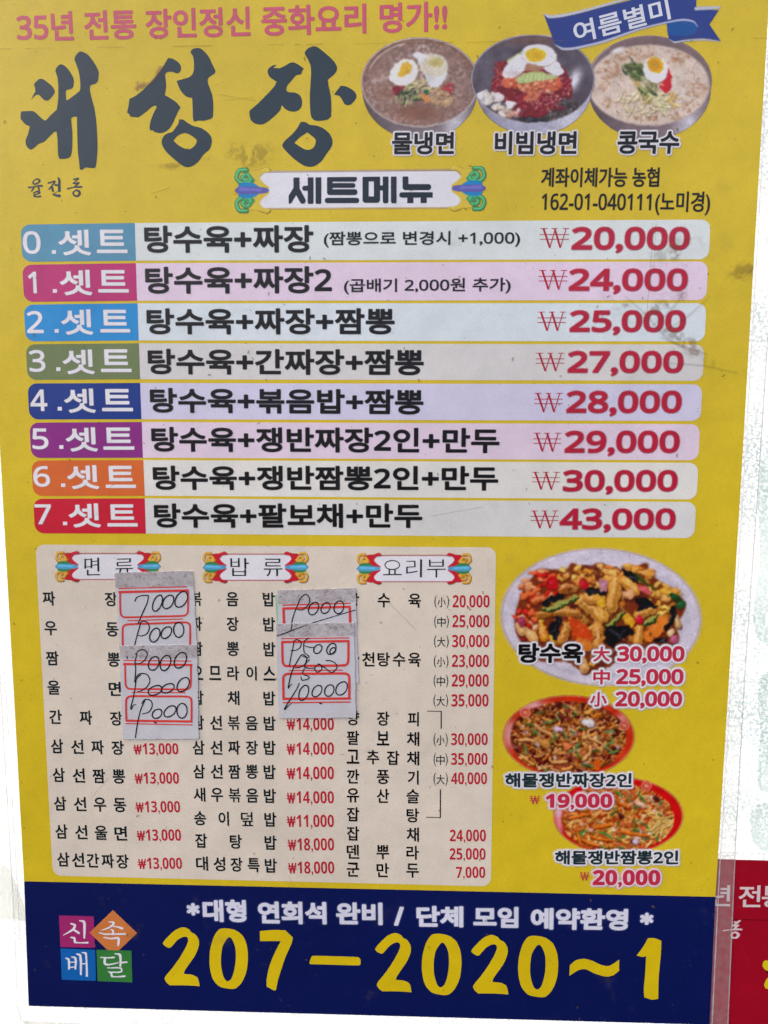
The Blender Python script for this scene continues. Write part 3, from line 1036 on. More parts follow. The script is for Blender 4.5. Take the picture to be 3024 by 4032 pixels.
orn(cv, fY1, 42, 1, 175, 1.03, (205, 182, 60), (66, 150, 96), (30, 130, 190), (92, 92, 165), 9)
orn(cv, fY1, 1584, -1, 162, 1.03, (205, 182, 60), (66, 150, 96), (30, 130, 190), (92, 92, 165), 9)
bn = cv.done('set_menu_banner', 1, PO)
brush('banner_lettering', fY1, [
    (sh((420, 105), (420, 165), (376, 238)), 36), ([(424, 175), (458, 238)], 36), ([(470, 162), (505, 162)], 28), ([(507, 103), (507, 246)], 34), ([(555, 100), (555, 246)], 34),
    (sh((775, 104), (625, 104), (625, 186), (778, 186)), 33), ([(640, 145), (768, 145)], 27), ([(610, 237), (790, 237)], 30),
    (sh((845, 100), (915, 100), (915, 232), (845, 232), (845, 100)), 36), ([(920, 160), (960, 160)], 28), ([(968, 95), (968, 240)], 33), ([(1018, 95), (1018, 240)], 33),
    (sh((1090, 100), (1090, 155), (1230, 155)), 34), ([(1068, 203), (1252, 203)], 30), ([(1120, 205), (1120, 250)], 36), ([(1202, 205), (1202, 250)], 36)],
    (34, 44, 54), 3, bn, n=2, pitch=1.8)

# ------------------------------------------------------------------ eight rows of set menus
L_T = [(93, 40, 200, 585, 33, 590, 195), (100, 213, 373, 590, 206, 595, 368), (107, 385, 543, 597, 379, 602, 539), (115, 556, 709, 603, 551, 608, 706)]
L_B = [(123, 66, 221, 608, 64, 614, 220), (131, 235, 387, 615, 232, 620, 386), (139, 398, 551, 622, 396, 628, 550), (147, 563, 712, 628, 561, 633, 713)]
R_T = [(1425, 17, 176), (1415, 185, 340), (1408, 352, 506), (1400, 518, 664)]
R_B = [(1392, 65, 212), (1383, 225, 370), (1376, 380, 527), (1367, 537, 682)]
TAGC = [('teal_print', (84, 142, 172)), ('magenta_print', (180, 50, 112)), ('sky_blue_print', (40, 138, 204)), ('olive_print', (108, 124, 84)),
        ('royal_blue_print', (32, 58, 132)), ('purple_print', (132, 46, 126)), ('orange_print', (204, 102, 50)), ('red_print', (192, 36, 56))]
BARC = [('pale_grey_bar', (208, 218, 218)), ('pale_pink_bar', (218, 200, 220)), ('pale_blue_bar', (206, 220, 232)), ('warm_grey_bar', (204, 204, 204)),
        ('lilac_bar', (200, 198, 222)), ('mauve_bar', (214, 198, 216)), ('cream_bar', (214, 214, 210)), ('grey_white_bar', (206, 207, 206))]
TAG = [[(105, 68, 182, 166), (228, 150, 246, 166), (258, 62, 398, 173), (422, 62, 555, 163)],
       [(120, 243, 167, 336), (232, 318, 250, 334), (264, 235, 403, 345), (428, 236, 560, 333)],
       [(122, 412, 194, 508), (240, 490, 258, 506), (270, 405, 407, 515), (437, 407, 566, 505)],
       [(132, 580, 202, 675), (247, 655, 265, 671), (276, 578, 414, 685), (440, 577, 572, 676)],
       [(137, 92, 210, 185), (253, 167, 271, 183), (283, 88, 418, 193), (445, 90, 578, 186)],
       [(145, 260, 215, 350), (260, 332, 278, 348), (290, 255, 427, 360), (450, 256, 584, 352)],
       [(150, 422, 222, 512), (268, 497, 286, 512), (296, 418, 433, 522), (460, 421, 591, 517)],
       [(157, 587, 228, 673), (276, 662, 294, 677), (303, 583, 440, 687), (468, 587, 598, 683)]]
DISH = ['탕수육+짜장', '탕수육+짜장2', '탕수육+짜장+짬뽕', '탕수육+간짜장+짬뽕', '탕수육+볶음밥+짬뽕', '탕수육+쟁반짜장2인+만두', '탕수육+쟁반짬뽕2인+만두', '탕수육+팔보채+만두']
DB = [(628, 45, 162), (632, 222, 338), (638, 401, 513), (643, 575, 685), (652, 85, 192), (658, 253, 360), (665, 420, 525), (670, 583, 688)]
DR = [(None, 1355, 160), (None, 1435, 336), (157, None, 478), (273, None, 642), (272, None, 187), (577, None, 342), (572, None, 492), (268, None, 642)]
WN = [(740, 52, 857, 130), (735, 220, 850, 297), (730, 387, 845, 463), (723, 552, 838, 625), (717, 100, 831, 176), (712, 260, 825, 334), (707, 417, 820, 487), (702, 572, 815, 642)]
PB = [(868, 48, 1338, 138), (857, 215, 1330, 303), (860, 382, 1322, 468), (852, 545, 1313, 632), (847, 92, 1306, 180), (840, 252, 1298, 340), (833, 410, 1290, 495), (820, 564, 1282, 648)]
PRICE = ['20,000', '24,000', '25,000', '27,000', '28,000', '29,000', '30,000', '43,000']
K_SHR = ink('red_shadow_print', (196, 150, 160))
K_TAGSH = ink('tag_shadow_print', (150, 150, 165))
for i in range(8):
    fl, fr_ = (fC, fD) if i < 4 else (fE, fF)
    a = (L_T + L_B)[i]
    r = (R_T + R_B)[i]
    TL, BL = fl(a[0], a[1]), fl(a[0] + 8, a[2])
    ST, SB = fl(a[3], a[4]), fl(a[5], a[6])
    TR, BR = fr_(r[0], r[1]), fr_(r[0] - 7, r[2])
    bar = shape('set_menu_row', [rrect_pts(ST, TR, BR, SB, [0, 36, 36, 0])], 1, ink(*BARC[i]), PO)
    bar['label'] = BARC[i][0].replace('_', ' ').replace(' bar', '') + ' menu row with ' + TAGC[i][0].replace('_print', '').replace('_', ' ') + ' tag numbered %d' % i
    tag = shape('number_tag', [rrect_pts(TL, ST, SB, BL, [36, 0, 0, 36])], 2, ink(*TAGC[i]), bar)
    d, dot, s1, s2 = TAG[i]
    txt('tag_lettering', str(i), fl, (d[0] + (8 if i == 1 else 0), d[1], d[2] - (3 if i == 1 else 0), d[3]), 4, K_WHITE, bar, .0, grow=2.2)
    q = [fl(dot[0], dot[1]), fl(dot[2], dot[1]), fl(dot[2], dot[3]), fl(dot[0], dot[3])]
    shape('tag_dot', [q], 4, K_WHITE, bar)
    txt('tag_lettering', '셋', fl, s1, 4, K_WHITE, bar, .0, grow=2.8)
    txt('tag_lettering', '트', fl, s2, 4, K_WHITE, bar, .0, grow=2.8)
    x0, t, b = DB[i]
    e = DR[i]
    ex, ey = fr_(e[0], e[2]) if e[0] else fl(e[1], e[2])
    px0, pyb = fl(x0, b)
    one = F(0, 0, 1)
    txt('dish_lettering', DISH[i], one, (px0, pyb - (b - t) / fl.k, ex, pyb), 4, K_BLACK, bar, .0, dy=ey - pyb, grow=3.3)
    won(fr_, WN[i], 4, K_RED, bar, thick=.10, thin=.035)
    txt('price_lettering', PRICE[i], fr_, PB[i], 4, K_RED, bar, .0, halo=(2, 8, (200, 136, 152)), grow=3.2, yref='0')
    if i == 0:
        txt('note_lettering', '(짬뽕으로 변경시 +1,000)', one, (1276, 914, 2046, 968), 4, K_BLACK, bar, .0, dy=-3, grow=1.0)
    if i == 1:
        txt('note_lettering', '(곱배기 2,000원 추가)', one, (1355, 1099, 2009, 1152), 4, K_BLACK, bar, .0, dy=-4, grow=1.0)

# ------------------------------------------------------------------ price table panel
panel = shape('price_panel', [rrect_pts((143, 2143), (1952, 2154), (1932, 3486), (211, 3444), 34)], 1, K_BEIGE, PO)


def header(fr, x0, t, x1, b, dy=0):
    X0, Y0_ = fr(x0, t)
    X1, Y1_ = fr(x1, b)
    k = fr.k
    c = Canvas(X0 - 8, Y0_ - 8, X1 + 8, Y1_ + 8, 2.4)
    g = F(X0, Y0_, 1)
    w_, h = X1 - X0, Y1_ - Y0_
    c.poly(g.pts([(w_ * .10, h * .10, 1), (w_ * .90, h * .10, 1), (w_ * .905, h * .25), (w_ * .885, h * .5, 1), (w_ * .905, h * .75), (w_ * .90, h * .92, 1),
                  (w_ * .10, h * .92, 1), (w_ * .095, h * .75), (w_ * .13, h * .5, 1), (w_ * .095, h * .25)]), (218, 222, 236))
    for yy in (.07, .93):
        c.seg(g.pts([(w_ * .12, h * yy), (w_ * .88, h * yy)]), 2.6, (170, 45, 75), smooth=False)
    for ax, sg in ((0, 1), (w_, -1)):
        kk = h / 265
        orn(c, g, ax, sg, h * .5, kk, (190, 38, 52), (214, 150, 52), (60, 130, 84), (84, 156, 196), 9.5 * kk * 1.2)
    return c.done('column_header', 2, panel)


h1 = header(fG, 250, 145, 1110, 390)
h2 = header(fH, 222, 160, 1140, 425)
h3 = header(fI, 250, 183, 1318, 468)
K_HEAD = ink('header_ink', (30, 42, 44))


def serif(parent, fr, items):
    """book-style letters: thin level strokes, thick upright ones"""
    strokes('header_lettering', [([fr(*p) for p in pts], [v / fr.k for v in wd] if hasattr(wd, '__len__') else wd / fr.k, {'smooth': len(pts) > 3}) for pts, wd in items], 4, K_HEAD, parent)


def ring(cx, cy, rx, ry, n=14):
    return [(cx + rx * math.sin(2 * math.pi * i / n), cy - ry * math.cos(2 * math.pi * i / n)) for i in range(n + 1)]


serif(h1, fG, [([(495, 205), (495, 285)], 13), ([(490, 212), (548, 208)], 7), ([(545, 202), (545, 282)], 13), ([(495, 272), (546, 268)], 7), ([(550, 228), (600, 222)], 7), ([(550, 258), (600, 252)], 7),
               ([(600, 195), (602, 308)], 15), ([(515, 295), (515, 338)], 14), ([(512, 336), (614, 334)], 9),
               ([(752, 208), (868, 205)], 8), ([(860, 203), (860, 232)], 13), ([(755, 235), (862, 231)], 7), ([(758, 235), (758, 262)], 13), ([(755, 262), (870, 258)], 8),
               ([(742, 287), (884, 283)], 9), ([(785, 288), (772, 330)], 13), ([(838, 287), (838, 330)], 14)])
serif(h2, fH, [([(468, 215), (470, 290)], 15), ([(535, 213), (535, 290)], 15), ([(470, 248), (533, 247)], 7), ([(470, 285), (535, 284)], 8), ([(590, 213), (592, 305)], 17), ([(592, 257), (622, 257)], 11),
               ([(485, 300), (485, 368)], 15), ([(590, 308), (590, 368)], 15), ([(487, 330), (588, 330)], 7), ([(485, 363), (590, 363)], 9),
               ([(765, 222), (895, 222)], 9), ([(888, 220), (888, 250)], 14), ([(770, 250), (888, 250)], 8), ([(772, 250), (772, 280)], 14), ([(768, 280), (898, 280)], 9),
               ([(752, 308), (914, 306)], 10), ([(808, 308), (800, 345), (782, 368)], 13), ([(868, 308), (868, 368)], 16)])
serif(h3, fI, [(ring(580, 292, 68, 42), 9), ([(552, 330), (552, 380)], 13), ([(605, 330), (605, 380)], 13), ([(495, 382), (668, 380)], 10),
               ([(710, 258), (795, 256)], 8), ([(790, 256), (790, 310)], 13), ([(712, 312), (790, 308)], 8), ([(716, 312), (716, 370)], 14), ([(712, 368), (815, 350)], 10), ([(848, 240), (846, 406)], 18),
               ([(928, 242), (930, 306)], 15), ([(1052, 240), (1052, 306)], 15), ([(930, 268), (1052, 268)], 7), ([(930, 303), (1052, 303)], 9), ([(905, 334), (1078, 331)], 10), ([(990, 334), (990, 408)], 15)])


def spaced(body, x0, y0, x1, y1, cw, ch, mat, layer=3, weight=.022, parent=None):
    """letters pushed apart to fill the line from x0 to x1; y = bottom of the ink"""
    n = len(body)
    V, Fs = [], []
    for i, c in enumerate(body):
        t = i / (n - 1)
        xa = x0 + (x1 - cw - x0) * t
        yb = y0 + (y1 - y0) * t
        narrow = c in '이기피'
        P, f = place(c, (xa + (4 if narrow else 0), yb), (xa + cw - (2 if narrow else 0), yb + .5), ch, .013 if c in '볶덮' else weight)
        o = len(V)
        V += [(x, yl(layer), z) for x, z in P]
        Fs += [tuple(q + o for q in fc) for fc in f]
    return mesh('dish_lettering', V, Fs, mat, parent or panel)


def price(body, x0, t, x1, b, fr, parent=None, wn=True, mat=K_RED2):
    s = body
    if wn:
        wx = (x1 - x0) * .185
        won(fr, (x0, t + (b - t) * .12, x0 + wx, b), 3, mat, parent or panel, thick=.12, thin=.10, serif=False)
        txt('price_lettering', s, fr, (x0 + wx * 1.14, t, x1, b), 3, mat, parent or panel, -1, yref='0')
    else:
        txt('price_lettering', s, fr, (x0, t, x1, b), 3, mat, parent or panel, -1, yref='0')


CW, CH = 49, 56
G = lambda x, y: fG(x, y)
for body, a, b in [('짜장', (150, 585), (757, 592)), ('우동', (165, 828), (768, 838)), ('짬뽕', (178, 1073), (780, 1085)), ('울면', (190, 1312), (790, 1322)), ('간짜장', (205, 1550), (800, 1564))]:
    p, q = fG(*a), fG(*b)
    spaced(body, p[0], p[1], q[0], q[1], CW, CH, K_TABLE)
for body, a, b in [('삼선짜장', (193, 300), (722, 312)), ('삼선짬뽕', (205, 508), (730, 520)), ('삼선우동', (215, 715), (738, 727)), ('삼선울면', (225, 918), (745, 932)), ('삼선간짜장', (238, 1120), (757, 1135))]:
    p, q = fJ(*a), fJ(*b)
    spaced(body, p[0], p[1], q[0], q[1], CW, CH, K_TABLE)
for x0, t, x1, b in [(788, 227, 1115, 309), (795, 438, 1120, 521), (803, 646, 1128, 728), (812, 851, 1135, 934), (820, 1056, 1142, 1138)]:
    price('13,000', x0, t, x1, b, fJ)
c2rows = [('볶음밥', 750, 2384, 1084, 2386), ('짜장밥', 751, 2482, 1085, 2484), ('짬뽕밥', 753, 2580, 1086, 2582), ('오므라이스', 755, 2675, 1086, 2677), ('잡채밥', 757, 2772, 1086, 2775),
          ('삼선볶음밥', 759, 2870, 1087, 2873), ('삼선짜장밥', 761, 2968, 1087, 2969), ('삼선짬뽕밥', 763, 3061.5, 1087, 3064), ('새우볶음밥', 764.5, 3153, 1088, 3158), ('송이덮밥', 767, 3246, 1090, 3251),
          ('잡탕밥', 771, 3334, 1091, 3342), ('대성장특밥', 775, 3424, 1092, 3432)]
for b in c2rows:
    spaced(b[0], b[1], b[2], b[3], b[4], CW - 2, CH, K_TABLE)
for s, x0, t, x1, b in [('14,000', 345, 110, 627, 184), ('14,000', 345, 256, 627, 330), ('14,000', 345, 400, 627, 475), ('14,000', 346, 545, 627, 618), ('11,000', 347, 685, 627, 758),
                        ('18,000', 352, 824, 628, 897), ('18,000', 354, 962, 629, 1034)]:
    price(s, x0, t, x1, b, fK)
c3rows = [('탕수육', 1366, 2389, 1657, 2391), ('사천탕수육', 1366, 2621, 1656, 2623)]
for s, y0, y1 in [('양장피', 155, 160), ('팔보채', 271, 278), ('고추잡채', 383, 393), ('깐풍기', 500, 507), ('유산슬', 612, 618), ('잡탕', 724, 731), ('잡채', 838, 845), ('덴뿌라', 946, 952), ('군만두', 1052, 1058)]:
    p, q = fK(703, y0), fK(1133 - y0 * .003, y1)
    c3rows.append((s, p[0], p[1], q[0], q[1]))
for b in c3rows:
    spaced(b[0], b[1], b[2], b[3], b[4], CW, CH, K_BLACK, weight=.020)
K_SIZE = ink('size_ink', (44, 56, 56))
for k, (s, pr, b) in enumerate([('小', '20,000', 688), ('中', '25,000', 873), ('大', '30,000', 1058), ('小', '23,000', 1243), ('中', '29,000', 1425), ('大', '35,000', 1610)]):
    x = 972 - k * 1.8
    txt('size_lettering', '(', fI, (x, b - 112, x + 22, b + 6), 3, K_SIZE, panel, .002, yref='(')
    txt('size_lettering', s, fI, (x + 28, b - 96, x + 106, b - 4), 3, K_SIZE, panel, .010)
    txt('size_lettering', ')', fI, (x + 114, b - 112, x + 136, b + 6), 3, K_SIZE, panel, .002, yref=')')
    price(pr, 1141 - k * 2, b - 116, 1485 - k * 2, b, fI, wn=False)
for s, pr, b, x1 in [('小', '30,000', 273, 1537), ('中', '35,000', 390, 1536), ('大', '40,000', 505, 1533)]:
    txt('size_lettering', '(', fK, (1217, b - 70, 1231, b + 8), 3, K_SIZE, panel, .002, yref='(')
    txt('size_lettering', s, fK, (1233, b - 58, 1283, b + 0), 3, K_SIZE, panel, .010)
    txt('size_lettering', ')', fK, (1287, b - 70, 1301, b + 8), 3, K_SIZE, panel, .002, yref=')')
    price(pr, 1321, b - 71, x1, b, fK, wn=False)
price('24,000', 1313, 773, 1527, 843, fK, wn=False)
price('25,000', 1312, 883, 1525, 952, fK, wn=False)
price('7,000', 1350, 993, 1523, 1060, fK, wn=False)
strokes('bracket_line', [([fK(1178, 72), fK(1264, 72)], 3, {'smooth': False}), ([fK(1262, 71), fK(1262, 175)], 4.5, {'smooth': False}),
                         ([fK(1257, 535), fK(1257, 703)], 4.5, {'smooth': False}), ([fK(1172, 700), fK(1259, 702)], 3, {'smooth': False})], 3, K_TABLE, panel)

# ------------------------------------------------------------------ navy phone banner
ban = shape('phone_banner', [[(98, 3466), (2814, 3527), (2791, 4030), (116, 3956)]], 1, K_BLUE, PO)
BW = (206, 208, 224)
for body, fr, box, dy in [('*', fN, (810, 165, 866, 221), 0), ('대형', fN, (879, 150, 1068, 248), 2), ('연회석', fN, (1117, 158, 1413, 256), 3), ('완비', fN, (1453, 162, 1654, 260), 2),
                          ('/', fO, (56, 180, 100, 262), 0), ('단체', fO, (152, 176, 353, 268), 2), ('모임', fO, (395, 179, 588, 270), 2), ('예약환영', fO, (640, 184, 1056, 278), 5), ('*', fO, (1108, 205, 1165, 259), 0)]:
    P, f = place(body, fr(box[0] + 5, box[3] - 5), fr(box[2] - 5, box[3] + dy - 5), (box[3] - box[1] - 10) / fr.k, .0)
    field_mesh('banner_glow', [(P, f)], 7, 9, (78, 92, 150), 2, ban, strength=.8)
    field_mesh('banner_lettering', [(P, f)], 4.6, 2.5, BW, 3, ban, pitch=2.0)
d2 = [(82, 168), (130, 110), (175, 70), (230, 50), (275, 65), (292, 85), (325, 105), (348, 145), (348, 190), (320, 260), (275, 325), (240, 378), (240, 396, 1), (300, 402), (340, 425),
      (355, 487, 1), (250, 480), (135, 480, 1), (110, 460), (95, 432), (102, 412), (150, 355), (210, 270), (255, 190), (270, 145), (260, 122), (230, 122), (190, 145), (150, 190), (130, 203), (100, 190)]
d0 = [(500, 65), (550, 58), (620, 72), (675, 115), (705, 190), (712, 280), (700, 380), (665, 460), (620, 503), (570, 505), (500, 488), (450, 430), (428, 330), (432, 220), (460, 120)]
d0i = [(575, 123), (598, 145), (618, 200), (622, 280), (612, 360), (590, 430), (560, 450), (535, 425), (515, 350), (513, 270), (525, 190), (550, 145)]
d7 = [(800, 78, 1), (900, 70), (990, 72, 1), (1005, 88), (1045, 125, 1), (1035, 170), (990, 270), (960, 360), (935, 440), (920, 515, 1), (905, 518), (850, 488, 1), (850, 440), (870, 340), (910, 240), (955, 152, 1), (880, 152), (802, 152, 1)]
dd = [(1190, 262), (1360, 265), (1530, 272), (1545, 290), (1545, 325), (1530, 332), (1350, 328), (1170, 323, 1), (1168, 310), (1180, 275)]
dt = [(1095, 215, 1), (1130, 188), (1175, 180), (1220, 192), (1270, 215), (1310, 218), (1363, 185, 1), (1363, 245, 1), (1330, 270), (1290, 277), (1230, 260), (1180, 237), (1140, 243), (1093, 273, 1)]
d1 = [(1520, 68, 1), (1555, 68), (1592, 82, 1), (1590, 150), (1578, 280), (1575, 398, 1), (1540, 402), (1500, 390, 1), (1497, 350), (1505, 250), (1510, 165, 1), (1490, 170), (1458, 162, 1), (1490, 120)]


def refit(L, src, dst):
    sx, sy = (dst[2] - dst[0]) / (src[2] - src[0]), (dst[3] - dst[1]) / (src[3] - src[1])
    return [(dst[0] + (p[0] - src[0]) * sx, dst[1] + (p[1] - src[1]) * sy) + tuple(p[2:]) for p in L]


b2, b0 = (82, 50, 355, 487), (428, 58, 712, 505)
for loops in ([cm(fT, d2)], [cm(fT, d0), cm(fT, d0i)], [cm(fT, d7)], [cm(fT, dd)], [cm(fU, refit(d2, b2, (38, 40, 236, 362)))],
              [cm(fU, refit(d0, b0, (292, 44, 507, 376))), cm(fU, refit(d0i, b0, (292, 44, 507, 376)))],
              [cm(fU, refit(d2, b2, (560, 50, 762, 374)))], [cm(fU, refit(d0, b0, (815, 55, 1032, 388))), cm(fU, refit(d0i, b0, (815, 55, 1032, 388)))],
              [cm(fU, dt)], [cm(fU, d1)]):
    shape('phone_digit', loops, 3, K_PHONE, ban)

# delivery tiles
BRUSHW = (216, 216, 226)
T_ = [('magenta_tile', (154, 48, 106), [(160, 180), (770, 197), (790, 752), (183, 737)], 2,
       [([(370, 325), (440, 355), (400, 430), (240, 525)], [30, 46, 44, 14]), ([(410, 425), (510, 490)], [34, 50]), ([(528, 268), (600, 295), (608, 430), (605, 575)], [26, 52, 52, 30]),
        ([(372, 568), (430, 580), (445, 655), (560, 665), (668, 658)], [26, 44, 46, 30, 40])]),
      ('orange_tile', (196, 118, 66), [(1110, 85), (1535, 490), (1115, 890), (697, 482)], 2.5,
       [([(1045, 290), (1125, 312), (1040, 395), (905, 440)], [24, 46, 34, 12]), ([(1120, 370), (1200, 385), (1275, 410)], [24, 30, 46]), ([(1078, 430), (1110, 445), (1110, 495)], [24, 40, 36]),
        ([(868, 483), (960, 508), (1330, 505)], [24, 30, 38]), ([(953, 568), (1080, 588), (1205, 580), (1210, 640), (1200, 715)], [26, 30, 44, 50, 32])]),
      ('blue_tile', (32, 96, 168), [(188, 762), (797, 785), (810, 1333), (205, 1312)], 3,
       [([(278, 932), (330, 955), (335, 1120)], [22, 48, 36]), ([(385, 912), (450, 930), (448, 1118)], [22, 46, 34]), ([(345, 1003), (445, 1000)], 20), ([(345, 1092), (445, 1090)], 24),
        ([(472, 858), (535, 885), (545, 1215)], [22, 52, 36]), ([(568, 828), (640, 858), (650, 1255)], [22, 54, 36]), ([(560, 1030), (640, 1030)], 24)]),
      ('green_tile', (58, 120, 62), [(820, 783), (1435, 800), (1450, 1360), (838, 1337)], 3.5,
       [([(892, 918), (1010, 925), (1130, 918)], [22, 26, 34]), ([(970, 930), (968, 1030), (1050, 1045), (1200, 1012)], [46, 46, 30, 20]), ([(1148, 850), (1235, 875), (1240, 1068)], [22, 54, 34]),
        ([(1250, 1012), (1355, 1000)], [26, 42]), ([(1020, 1103), (1250, 1108), (1255, 1172), (1050, 1178)], [22, 30, 30, 22]), ([(1035, 1168), (1082, 1200), (1095, 1255), (1200, 1260), (1318, 1248)], [22, 42, 40, 26, 38])])]
for nm, c, P, ly, st in T_:
    t = shape('delivery_tile', [fW.pts(P)], ly, ink(nm, c), PO)
    brush('brush_character', fW, st, BRUSHW, ly + 1.5, t, n=3, pitch=1.6, soft=2)

# ------------------------------------------------------------------ ribbon over the bowls
cv = Canvas(2110, -60, 2850, 215, 2.8)
R_ = fY2.pts
NV = (44, 62, 132)
cv.poly(R_([(1150, -140, 1), (1385, -140, 1), (1395, 92, 1), (1585, 98, 1), (1505, 220, 1), (1600, 358, 1), (1450, 345), (1200, 372), (1160, 340), (1140, 200, 1)]), NV)
cv.poly(R_([(1140, 205, 1), (1250, 188), (1360, 195), (1402, 240), (1385, 290), (1300, 318), (1150, 305, 1)]), (32, 82, 150))
cv.poly(R_([(90, 140, 1), (150, 165), (230, 160), (400, 125), (600, 70), (850, 5), (1050, -60), (1300, -120, 1), (1388, -100, 1), (1392, 190, 1), (1290, 172), (1140, 200), (900, 265),
            (600, 365), (330, 425), (225, 415), (178, 385), (150, 300)]), NV)
for pts, wd, col in [([(82, 128), (130, 152), (220, 148), (400, 110), (600, 56), (860, -18)], [5, 26, 26, 22, 20, 14], (186, 192, 204)),
                     ([(185, 395), (250, 428), (350, 424), (600, 366), (900, 262), (1150, 200), (1280, 180), (1370, 195), (1408, 240)], [6, 22, 22, 22, 18, 14, 18, 14, 3], (178, 182, 204)),
                     ([(1165, 350), (1205, 372), (1300, 358), (1450, 348), (1598, 364)], [4, 14, 14, 18, 5], (190, 194, 200)), ([(1392, 84), (1480, 80), (1590, 74)], [30, 30, 22], (178, 184, 196))]:
    cv.seg(R_(pts), [v / 2.18 for v in wd], col, soft=5)
rib = cv.done('ribbon_badge', 3, PO)
P, f = place('여름별미', fY2(362, 388), fY2(1178, 172), 188 / 2.18, .018)
mesh('ribbon_lettering', [(x, yl(4.5), z) for x, z in P], f, ink('ribbon_white', (206, 212, 226)), rib)


# ------------------------------------------------------------------ food pictures
def bowl_base(fr, box, rim, body, colb, colr):
    c = Canvas(*fr(box[0], box[1]), *fr(box[2], box[3]))
    k = fr.k
    bx, by, brx, bry = body
    X, Y = fr(bx, by)
    c.ell(X, Y, brx / k, bry / k, colb, soft=5)
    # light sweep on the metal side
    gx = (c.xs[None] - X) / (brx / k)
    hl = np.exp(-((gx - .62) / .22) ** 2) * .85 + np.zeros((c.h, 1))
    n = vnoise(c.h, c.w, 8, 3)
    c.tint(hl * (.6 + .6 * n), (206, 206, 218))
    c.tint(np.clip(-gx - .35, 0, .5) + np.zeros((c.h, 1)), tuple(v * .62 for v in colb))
    rx, ry, rrx, rry = rim
    X, Y = fr(rx, ry)
    c.ell(X, Y, rrx / k, rry / k, colr, soft=4)
    return c, X, Y, rrx / k, rry / k


def speck(c, x, y, rx, ry, n, cols, size=(1.5, 3.5), op=.8):
    for _ in range(n):
        px, py = inside(x, y, rx, ry)
        s = random.uniform(*size)
        c.ell(px, py, s * random.uniform(.8, 1.8), s, random.choice(cols), random.uniform(-1, 1), op=op * random.uniform(.5, 1))


def pic1():
    fr = fX1
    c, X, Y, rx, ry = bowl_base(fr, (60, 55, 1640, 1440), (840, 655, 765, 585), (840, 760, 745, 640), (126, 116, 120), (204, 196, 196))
    c.ell(X, Y, rx - 4, ry - 4, (148, 124, 116), soft=4)
    m = np.zeros((c.h, c.w))
    u, v = (c.xs[None] - X) / (rx - 5), (c.ys[:, None] - Y) / (ry - 5)
    r = np.hypot(u, v)
    m = (r < 1).astype(float)
    n1, n2 = vnoise(c.h, c.w, 3.2, 2), vnoise(c.h, c.w, 30, 2)
    ice = np.clip((n1 - .52) * 5, 0, 1) * np.clip((n2 - .25) * 2.2 + .25 * u, 0.1, 1) * m
    c.tint(ice * .75, (214, 200, 202))
    c.tint(np.clip((.44 - n1) * 4, 0, 1) * m * .45, (108, 88, 82))
    band = np.clip((r - .80) * 6, 0, 1) * m * (v < .1)
    c.tint(band * .55, (122, 94, 78))
    c.tint(np.exp(-(((u + .05) / .42) ** 2 + ((v - .70) / .22) ** 2)) * .95 * m, (134, 98, 82))
    c.tint(np.exp(-(((u + .6) / .25) ** 2 + ((v - .25) / .2) ** 2)) * .6 * m, (140, 108, 90))
    speck(c, X, Y - ry * .82, rx * .4, 8, 18, [(220, 200, 170), (230, 215, 190)], (1.5, 3))
    for t in np.linspace(3.5, 4.4, 22):
        c.ell(X + math.cos(t) * rx * .9, Y + math.sin(t) * ry * .9, 5, 2.4, (210, 200, 196), t + 1.57, op=.8)
    # noodles and toppings
    p = fr.pts
    for _ in range(90):
        x, y = inside(*fr(1090, 850), 48, 34)
        noodle(c, x, y, 22, 3.4, jit((196, 166, 130), 20), 1.6)
    for _ in range(14):
        x, y = inside(*fr(1225, 740), 22, 20)
        noodle(c, x, y, 18, 4, jit((186, 66, 72), 14), 1)
    c.poly(p([(490, 720), (560, 700), (680, 720), (650, 800), (560, 830), (500, 800)]), (128, 44, 58))
    speck(c, *fr(580, 760), 26, 14, 10, [(168, 80, 88), (100, 30, 40)], (3, 6))
    for _ in range(26):
        x, y = inside(*fr(700, 820), 34, 34)
        noodle(c, x, y, 34, 6.5, jit(random.choice([(70, 92, 66), (120, 134, 84), (56, 72, 66), (168, 170, 120)]), 12), .5, ang=random.uniform(1.6, 2.7) + math.pi * random.randint(0, 1))
    for _ in range(14):
        x, y = inside(*fr(900, 690), 36, 26)
        noodle(c, x, y, 34, 6, jit((186, 176, 138), 14), .5, ang=random.uniform(2.2, 2.9))
    for x, y in ((540, 890), (590, 870), (625, 900), (740, 900), (690, 910)):
        X2, Y2 = fr(x, y)
        c.seg([(X2, Y2 - 16), (X2 - 1, Y2 + 10)], 5, (176, 166, 140))
    c.poly(p([(890, 770), (945, 760), (950, 820), (905, 830)]), (52, 100, 72))
    c.poly(p([(840, 830), (900, 800), (980, 900), (960, 930), (880, 880)]), (198, 140, 92))
    # egg halves
    c.poly(p([(755, 285), (800, 262), (880, 280), (960, 300), (1060, 292), (1140, 330), (1190, 400), (1200, 500), (1180, 600), (1120, 690), (1050, 720), (980, 705), (920, 600), (860, 480), (810, 390)]), (216, 218, 222))
    c.poly(p([(930, 310), (1080, 300), (1180, 380), (1190, 500), (1100, 570), (930, 560), (850, 470)]), (206, 200, 184), soft=14)
    c.ell(*fr(1050, 400), 26, 18, (188, 176, 122), soft=12)
    c.ell(*fr(640, 540), 62, 50, (150, 130, 90), -.55, op=.6)
    c.ell(*fr(635, 530), 60, 49, (222, 224, 220), -.6, wob=.02)
    c.ell(*fr(655, 490), 34, 21, (208, 172, 70), -.95, wob=.06)
    speck(c, *fr(655, 490), 20, 16, 30, [(190, 150, 50), (224, 196, 100)], (1.5, 3))
    return c.done('food_picture', 2, PO)


